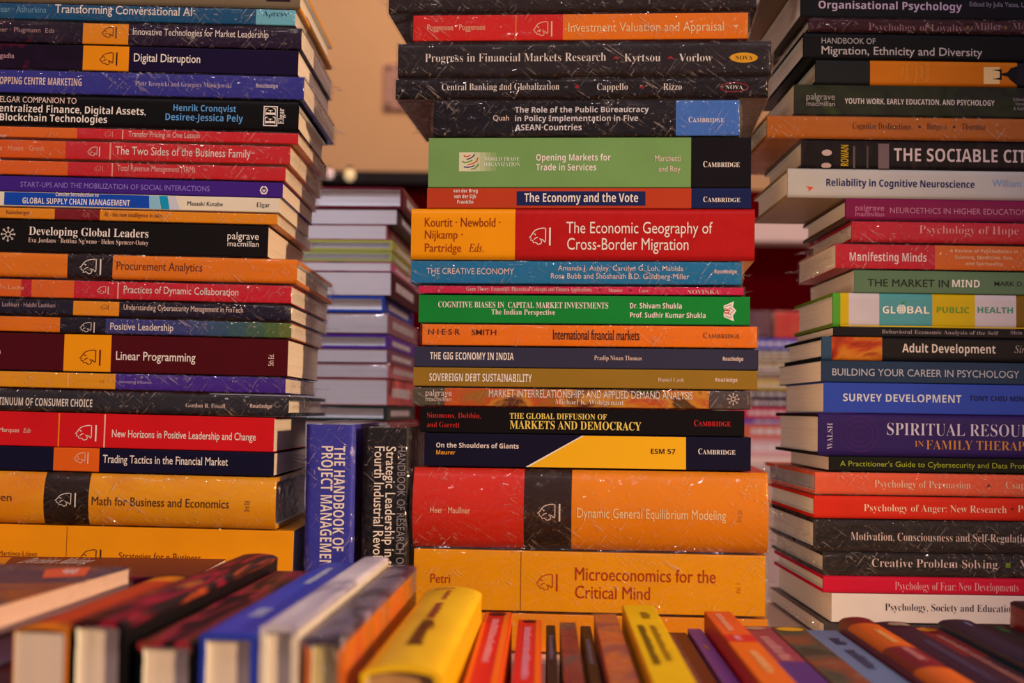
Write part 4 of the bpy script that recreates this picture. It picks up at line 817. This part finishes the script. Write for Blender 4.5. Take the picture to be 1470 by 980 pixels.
# ------------------------------------------------------------------ far bookstack on the white-clothed counter
far = [(486, (66, 62, 150), 'far violet blue book under the two topmost ones'), (501, (60, 36, 40), 'far thin dark book over the cream ones'), (507, (226, 176, 130), 'far cream book, uppermost of four'), (517, (220, 160, 116), 'far cream book, second of four'),
       (527, (232, 186, 140), 'far cream book, third of four'), (537, (210, 150, 110), 'far cream book, lowest of four'), (547, (206, 140, 20), 'far yellow book'), (560, (44, 22, 30), 'far dark plum book under the yellow one'),
       (572, (60, 30, 40), 'far dark book over the red one'), (585, (206, 40, 60), 'far red book with a pale lettered spine'), (601, (110, 80, 150), 'far thin violet book under the red one'), (609, (214, 84, 56), 'far orange red book near the bottom'),
       (630, (190, 130, 120), 'far pinkish book at the bottom')]
YF = 2.64
zf = [at_depth(1125, f[0], YF).z for f in far] + [CZ + .0005]
random.seed(3)
for i, (y, col, lab) in enumerate(far):
    x0 = (1046 + random.uniform(-8, 8) - CX) / F * YF; L = .235 + random.uniform(-.01, .012)
    fr = Frame((x0, YF + random.uniform(0, .008), zf[i + 1] + .0002), (1, 0, 0), (0, 1, 0), (0, 0, 1)); T = zf[i] - zf[i + 1] - .0004
    root, cv, off, yf = make_book(fr.matrix(0, 0, 0), L, T, .16, 'paper', cover_mat(col, .6))
    tag(root, lab + ', on the cloth-covered counter', 'book', 'far books on the counter')
    mbt = MB(); c = ink_mat((236, 190, 170) if i not in (2, 3, 4, 5) else (120, 70, 40), .6); xx = .04
    while xx < L - .03:
        wd = random.uniform(.004, .016); mbt.add([(xx, -.0003, T * .3), (xx + wd, -.0003, T * .3), (xx + wd, -.0003, T * .7), (xx, -.0003, T * .7)], [(0, 1, 2, 3)], c); xx += wd + .003
    mbt.build('spine_print', cv, off)
zt = at_depth(1125, 446, YF).z
for px0, px1, cols, lab in ((1030, 1111.5, [(60, 30, 36), (110, 64, 60), (80, 44, 52)], 'far brown mottled book on top, beside the orange red one'), (1112.5, 1200, [(226, 76, 42), (196, 50, 40), (216, 96, 60)], 'far orange red book on top, beside the brown one')):
    x0, x1 = (px0 - CX) / F * YF, (px1 - CX) / F * YF
    fr = Frame((x0, YF, zf[0] + .0002), (0, -1, 0), (0, 0, 0), (0, 0, 1))
    fr = Frame((x0, YF + .002, zf[0] + .0002), (1, 0, 0), (0, 1, 0), (0, 0, 1))
    root, cv, off, yf = make_book(fr.matrix(0, 0, 0), x1 - x0 - .004, zt - zf[0] - .0004, .15, 'paper', art_mat(cols, .6, 20), wrap=True, fins=(0, 0))
    tag(root, lab + ', on the distant counter', 'book', 'far books on the counter')

# ------------------------------------------------------------------ front row: books standing spine up, running away from the viewer
def bars(cv, off, T, specs, ill=.8, yf=None):
    for (x0, x1, z0, z1, c) in specs:
        mbt = MB(); mt = ink_mat(c, ill); xx = x0
        while xx < x1 - .002:
            wd = random.uniform(.0012, .0042)
            e = min(x1, xx + wd); h = random.uniform(.65, 1.0)
            zA, zB = T * z0, T * (z0 + (z1 - z0) * h)
            g = (yf or (lambda z: 0.0)); nq = 5; zq_ = [zA + (zB - zA) * q / nq for q in range(nq + 1)]
            mbt.add([v for z in zq_ for v in ((xx, g(z) - .00025, z), (e, g(z) - .00025, z))], [(2 * q, 2 * q + 1, 2 * q + 3, 2 * q + 2) for q in range(nq)], mt); xx = e + random.uniform(.0007, .0016)
        if mbt.v: mbt.build('spine_lettering', cv, off)
def row_book(pl, pr, py, Y, phi, L, lab, main, at='back', bands=(), printing=(), deco=None, ill=1.0, strip=(), **kw):
    p = at_depth(pl, py, Y); ph = math.radians(phi)
    X = Vector((-math.sin(ph), -math.cos(ph), 0))
    o = p - X * L if at == 'front' else p
    T = (pr - pl) / F * Y / math.cos(ph)
    fr = Frame(o, X, (0, 0, -1), (math.cos(ph), -math.sin(ph), 0))
    W = o.z - TABLE_Z - .0006
    mt = main if not isinstance(main, tuple) else cover_mat(main, ill)
    b2 = [((c if not isinstance(c, tuple) else cover_mat(c, ill)), x) for c, x in bands]
    bd = kw.pop('boards', None); bt = kw.pop('bottom', None)
    root, cv, off, yf = make_book(fr.matrix(0, 0, 0), L, T, W, kw.pop('style', 'paper'), mt, b2, boards=bd if bd is None or not isinstance(bd, tuple) else cover_mat(bd, ill), bottom=bt if bt is None or not isinstance(bt, tuple) else cover_mat(bt, ill), **kw)
    tag(root, lab, 'book', 'books in the front row')
    if strip:
        for z0, z1, c in strip:
            mbs = MB(); poly(mbs, [(.0004, T * z0), (L - .0004, T * z0), (L - .0004, T * z1), (.0004, T * z1)], ink_mat(c, ill), .00010)
            mbs.build('spine_panel', cv, off)
    if printing: bars(cv, off, T, printing, ill, yf)
    if deco:
        mbe = MB()
        for (cx, cz, rx, rz, c) in deco:
            n = 20; poly(mbe, [(cx + rx * math.cos(a * 2 * math.pi / n), T * cz + rz * math.sin(a * 2 * math.pi / n)) for a in range(n)], ink_mat(c, ill), .0006 if yf else .0003, yf)
        mbe.build('spine_emblem', cv, off)
    return root
random.seed(11)
flame = art_mat([(222, 120, 20), (190, 70, 24), (24, 14, 16), (20, 12, 16), (160, 24, 44), (40, 16, 34), (214, 110, 24)], .9, 42, (.16, 1, 1.8))
flame2 = art_mat([(16, 12, 16), (20, 12, 16), (14, 10, 14), (110, 46, 26), (150, 34, 46), (16, 12, 16), (16, 12, 14)], .9, 42, (.2, 1, 1.8))
row_book(20, 97, 904, .56, 3.4, .175, 'orange paperback at the near end of the front row, thick pale page block showing', (228, 120, 20), 'front', bands=[((196, 60, 26), .02), ((222, 112, 18), .16)], style='paper', bulge=.001)
row_book(101, 181, 893, .56, 3.6, .262, 'black hardcover with flame coloured spine, tallest at the near end of the front row', flame, 'front', boards=(22, 17, 18), style='hard', bulge=.0012, wrap=False, deco=None)
row_book(197, 281, 919, .56, 2.8, .245, 'black hardcover between the flame coloured and the bright blue hardcovers', flame2, 'front', boards=(16, 14, 15), style='hard')
row_book(287, 369, 908, .56, 2.8, .26, 'bright blue hardcover with violet line in the front row', (50, 62, 160), 'front', style='hard', bands=(), printing=[(.19, .215, .35, .7, (170, 160, 200)), (.03, .10, .4, .6, (190, 180, 220))])
row_book(373, 428, 897, .56, 2.7, .265, 'white hardcover beside the bright blue one in the front row', art_mat([(216, 190, 176), (196, 170, 166), (140, 120, 130), (220, 196, 180)], .9, 20, (.5, 1, 1.5)), 'front', boards=(232, 200, 172), style='hard')
row_book(436, 497, 915, .56, 2.3, .262, 'wrapped hardcover with dark spine and orange and blue board in the front row', art_mat([(60, 46, 60), (110, 90, 100), (40, 30, 44), (150, 120, 130)], .85, 30, (.4, 1, 1)), 'front', boards=art_mat([(30, 80, 110), (150, 84, 34), (200, 92, 26), (176, 44, 36), (90, 60, 40)], .85, 9, (1, .6, 1)), style='hard', wrap=True, paper=paper_mat((206, 166, 110)), seam=False)
row_book(517, 633, 964, .56, 2.4, .25, 'thick yellow hardcover with dark red title, widest in the front row', art_mat([(214, 150, 16), (228, 164, 24), (208, 140, 14)], .85, 12, (.5, 1, 1)), 'front', boards=(244, 164, 10), style='hard', bulge=.003, printing=[(.07, .125, .40, .56, (150, 60, 40)), (.13, .205, .38, .62, (110, 50, 16)), (.02, .06, .44, .54, (170, 80, 40)), (.008, .012, .2, .7, (200, 90, 60))], paper=paper_mat((190, 130, 80)))
row_book(696, 735, 878, .85, 1.4, .235, 'bright red paperback with orange boards beside the thick yellow one in the front row', (212, 28, 24), boards=(236, 96, 14), strip=[(.74, .95, (236, 100, 16)), (.03, .16, (232, 90, 16))], printing=[(.03, .17, .35, .62, (236, 130, 130))], deco=[(.010, .5, .006, .005, (60, 20, 20))])
row_book(744, 777, 889, .85, 1.2, .235, 'second bright red paperback with orange boards in the front row', (216, 32, 26), boards=(236, 90, 16), strip=[(.76, .95, (236, 96, 16))], printing=[(.03, .19, .3, .6, (226, 130, 140))], deco=[(.008, .5, .0045, .004, (40, 14, 14))])
row_book(784, 797, 897, .85, 1.25, .225, 'thin black booklet beside the second red paperback in the front row', (34, 22, 24), boards=(24, 18, 20), printing=[(.04, .12, .3, .7, (110, 90, 100))])
row_book(802, 828, 893, .85, 1.3, .23, 'wrapped dark crimson paperback with grey patches in the front row', art_mat([(60, 34, 36), (140, 34, 44), (90, 66, 66), (50, 36, 40)], .85, 24, (.6, 1, 1)), boards=(150, 70, 40), wrap=True, seam=False)
row_book(833, 848, 898, .85, 1.4, .225, 'thin black booklet with brown board in the front row', (26, 18, 20), boards=(176, 90, 26), printing=[(.05, .13, .3, .7, (120, 100, 104))])
row_book(851, 886, 881, .85, 1.4, .235, 'wrapped salmon paperback with blotchy orange pattern in the front row', art_mat([(196, 66, 52), (226, 110, 50), (150, 70, 70), (206, 80, 44)], .85, 26, (.7, 1, 1)), wrap=True, boards=(180, 70, 60), seam=False)
row_book(893, 938, 868, .85, 1.4, .245, 'lemon yellow paperback with dark lettering in the front row', (236, 172, 12), boards=(228, 150, 8), printing=[(.03, .055, .45, .75, (150, 110, 20)), (.08, .2, .2, .42, (110, 80, 16)), (.08, .19, .55, .75, (160, 110, 16))])
row_book(941, 985, 907, .85, 1.4, .23, 'brown paperback with faded title in the front row', (100, 34, 20), boards=(70, 24, 20), printing=[(.01, .18, .4, .6, (150, 86, 66))])
row_book(987, 1007, 902, .85, 1.4, .23, 'narrow violet paperback beside the brown one in the front row', (108, 54, 120), boards=(84, 40, 110), printing=[(.06, .075, .3, .6, (196, 120, 50))])
row_book(1011, 1049, 877, .85, 1.4, .24, 'orange paperback with red block on its spine in the front row', (226, 80, 30), bands=[((206, 28, 30), .088), ((228, 96, 18), .112)], boards=(170, 18, 24), printing=[(.012, .075, .3, .55, (240, 150, 110)), (.093, .107, .3, .6, (240, 140, 140)), (.14, .2, .4, .7, (240, 160, 90))])
row_book(1062, 1104, 898, .85, 1.2, .23, 'mauve red paperback with pale round mark in the front row', (146, 50, 62), bands=[((80, 40, 100), .12)], boards=(60, 30, 80), printing=[(.04, .12, .3, .7, (200, 120, 110))], deco=[(.010, .45, .006, .006, (170, 120, 90))])
row_book(1106, 1152, 899, .85, 1.0, .23, 'dark green mottled paperback with yellow round mark in the front row', art_mat([(40, 30, 24), (60, 60, 44), (120, 56, 30), (110, 104, 84)], .85, 30, (.6, 1, 1)), boards=(120, 66, 24), deco=[(.011, .5, .007, .008, (216, 150, 20))])
row_book(1157, 1202, 904, .85, .8, .23, 'dusty blue paperback with dark print in the front row', (124, 134, 150), boards=(96, 106, 124), printing=[(.03, .055, .35, .75, (70, 70, 84)), (.07, .13, .35, .7, (80, 80, 96))])
row_book(1204, 1252, 889, .85, .8, .245, 'orange hardcover with dark red cap in the front row', (120, 26, 24), ill=1.15, bands=[((222, 92, 14), .025), ((126, 22, 30), .105), ((226, 96, 20), .165)], style='hard', bulge=.0018, boards=(120, 26, 26), printing=[(.05, .095, .4, .65, (244, 160, 80)), (.11, .15, .4, .65, (210, 120, 110))])
row_book(1254, 1306, 894, .85, .8, .24, 'plum hardcover with two pale triangles in the front row', (58, 28, 44), ill=1.5, style='hard', bulge=.0012, printing=[(.07, .19, .4, .65, (90, 66, 90))], deco=[(.014, .42, .006, .004, (190, 140, 110)), (.014, .62, .006, .004, (190, 150, 120))])  # from here on, higher ill darkens the colours: shade at this end painted in
row_book(1308, 1345, 900, .85, .8, .235, 'dark red paperback with orange dot in the front row', (140, 30, 28), ill=1.5, boards=(50, 24, 30), bands=[((70, 30, 36), .1)], printing=[(.03, .2, .35, .65, (206, 120, 100))], deco=[(.010, .4, .007, .006, (216, 120, 20))])
row_book(1347, 1397, 891, .85, .8, .24, 'navy hardcover with teal edge in the front row', (40, 34, 50), ill=1.5, style='hard', bulge=.0012, boards=(34, 30, 44), bottom=(10, 80, 84), printing=[(.012, .03, .5, .65, (130, 120, 150))])
row_book(1399, 1446, 895, .85, .8, .235, 'black green hardcover at the far end of the front row', (34, 36, 32), ill=1.5, style='hard', printing=[(.012, .035, .35, .6, (60, 110, 50))])
rb = row_book(1450, 1502, 862, .85, .9, .225, 'tall dark-spined book with red board and white label, cut off by the frame', (34, 24, 30), ill=1.5, style='hard', boards=(170, 18, 26))
mb = MB(); Wb = .155
mb.box((.055, .030, -.0006), (.115, .075, -.0002), cover_mat((206, 186, 186), .8)); o = mb.build('white_label', rb, (.1125, rb.location.z * 0 + .0, 0))
o.location = (0, 0, 0)
for v in o.data.vertices: v.co.y -= 0.5 * (at_depth(1450, 862, .85).z - TABLE_Z - .0006)

# ------------------------------------------------------------------ flat books at the near corner
pc = at_depth(187, 812, .75)
FX, FY, FZ = Vector((-.11, -1, 0)), Vector((1, -.11, 0)), Vector((0, 0, 1))
Wd, Lf = .185, .25
stackflat = [(.0142, art_mat([(36, 26, 40), (60, 44, 66), (150, 76, 30), (50, 50, 66), (90, 70, 86)], .8, 16, (1, .6, 1)), True, 'flat wrapped book with dark and orange cover at the near corner, topmost of its pile', (236, 176, 150)),
             (.0135, (86, 60, 84), True, 'wrapped mauve book under the dark and orange one in the near pile', (150, 116, 140)),
             (.036, (110, 50, 50), False, 'thick reddish book in the near pile, third down', (140, 100, 104)), (.044, (90, 40, 40), False, 'thick brown book in the near pile, fourth down', (150, 110, 104)), (.040, (60, 40, 60), False, 'thick plum book in the near pile, second from the table', (150, 110, 104))]
z = pc.z
for i, (T, mt, wr, lab, pcol) in enumerate(stackflat):
    z -= T; dx = (0, -.001, .0008, -.002, 0)[i]
    fr = Frame(Vector((pc.x + dx, pc.y, z + .0002)) - FY.normalized() * Wd, FX, FY, FZ)
    root, cv, off, yf = make_book(fr.matrix(0, 0, 0), Lf, T - .0003, Wd, 'paper', mt if not isinstance(mt, tuple) else cover_mat(mt, .8), wrap=wr, paper=paper_mat(pcol), seam=False, fins=(0, 0))
    tag(root, lab, 'book', 'flat books at the near corner')
    if i == 0:   # printed panel with pale scrawl on the front cover
        mbp = MB()
        def top(px, py):
            d = ray(px, py); zt = fr.P.z + T - .0016; t = (zt - EYE.z) / d.z; q = EYE + d * t - fr.P
            return q.dot(fr.X), q.dot(fr.Y), T - .00145
        mbp.add([top(60, 832), top(122, 829), top(130, 816), top(66, 819)], [(0, 1, 2, 3)], ink_mat((226, 84, 50), .8))
        mbs = MB()
        for a, b in (((90, 824), (97, 819)), ((94, 826), (102, 820)), ((103, 826), (104, 819)), ((106, 825), (112, 819))):
            p0, p1 = Vector(top(*a)), Vector(top(*b)); nn = Vector((0, .0008, 0)); up_ = Vector((0, 0, .00012))
            mbs.add([p0 - nn + up_, p0 + nn + up_, p1 + nn + up_, p1 - nn + up_], [(0, 1, 2, 3)], ink_mat((236, 170, 150), .8))
        mbp.build('cover_panel', cv, off); mbs.build('cover_lettering', cv, off)
T = z - TABLE_Z - .0008
fr = Frame(Vector((pc.x, pc.y, TABLE_Z + .0003)) - FY.normalized() * Wd, FX, FY, FZ)
root, cv, off, yf = make_book(fr.matrix(0, 0, 0), Lf, T, Wd, 'paper', cover_mat((70, 44, 50), .8)); tag(root, 'thick dark book resting on the table at the bottom of the near pile', 'book', 'flat books at the near corner')

# maroon book lying behind them, its cover seen at a low slant
PB, PF = .953, .848
h = EZ - at_depth(200, 800.5, PB).z
xa, xb = at_depth(-140, 797, PB).x, at_depth(324, 800, PB).x
zt = EZ - h; T = .0125
fr = Frame((xa, PF, zt - T), (1, 0, 0), (0, 1, 0), (0, 0, 1))
root, cv, off, yf = make_book(fr.matrix(0, 0, 0), xb - xa, T, PB - PF, 'paper', cover_mat((98, 22, 34), 1.0))
tag(root, 'maroon book with slanted white title, lying below the orange online business book', 'book', 'books lying behind the near corner')
def top2(px, py):
    d = ray(px, py); t = (zt - EYE.z) / d.z; q = EYE + d * t; return (q.x - xa, q.y - PF)
mbt = MB(); vs, fs = glyphs('Decision Making', 'I'); ax, bx = min(v.x for v in vs), max(v.x for v in vs); hc = caph('I')
(tx0, ty0), (tx1, _), (_, ty1) = top2(24, 808), top2(127, 808), top2(75, 801)
mbt.add([(tx0 + (tx1 - tx0) * (v.x - ax) / (bx - ax), ty0 + (ty1 - ty0) * v.y / hc, T + .0002) for v in vs], fs, ink_mat(WHT, 1.0))
mbt.build('cover_lettering', cv, off)
mbp = MB(); mbp.add([(*top2(-100, 812), T + .0001), (*top2(4, 812), T + .0001), (*top2(17, 799.5), T + .0001), (*top2(-80, 799), T + .0001)], [(0, 1, 2, 3)], ink_mat((222, 130, 30), 1.0)); mbp.build('cover_panel', cv, off)
zq = zt - T - .0003
for T, dd, col, lab in ((.011, PB - PF, (60, 44, 104), 'thin violet book under the maroon one behind the near pile'), (.034, PB - PF, (120, 40, 40), 'thick red book under the violet one behind the near pile'), (.05, .083, (70, 50, 50), 'thick brown book under the red one behind the near pile'), (None, .083, (60, 40, 40), 'dark book on the table under the pile behind the near corner')):
    if T is None: T = zq - TABLE_Z - .0005
    fr = Frame((xa + .004, PF + .001, zq - T), (1, 0, 0), (0, 1, 0), (0, 0, 1))
    root, cv, off, yf = make_book(fr.matrix(0, 0, 0), xb - xa - .006, T - .0003, dd - .002, 'paper', cover_mat(col, 1.0)); tag(root, lab, 'book', 'books lying behind the near corner'); zq -= T
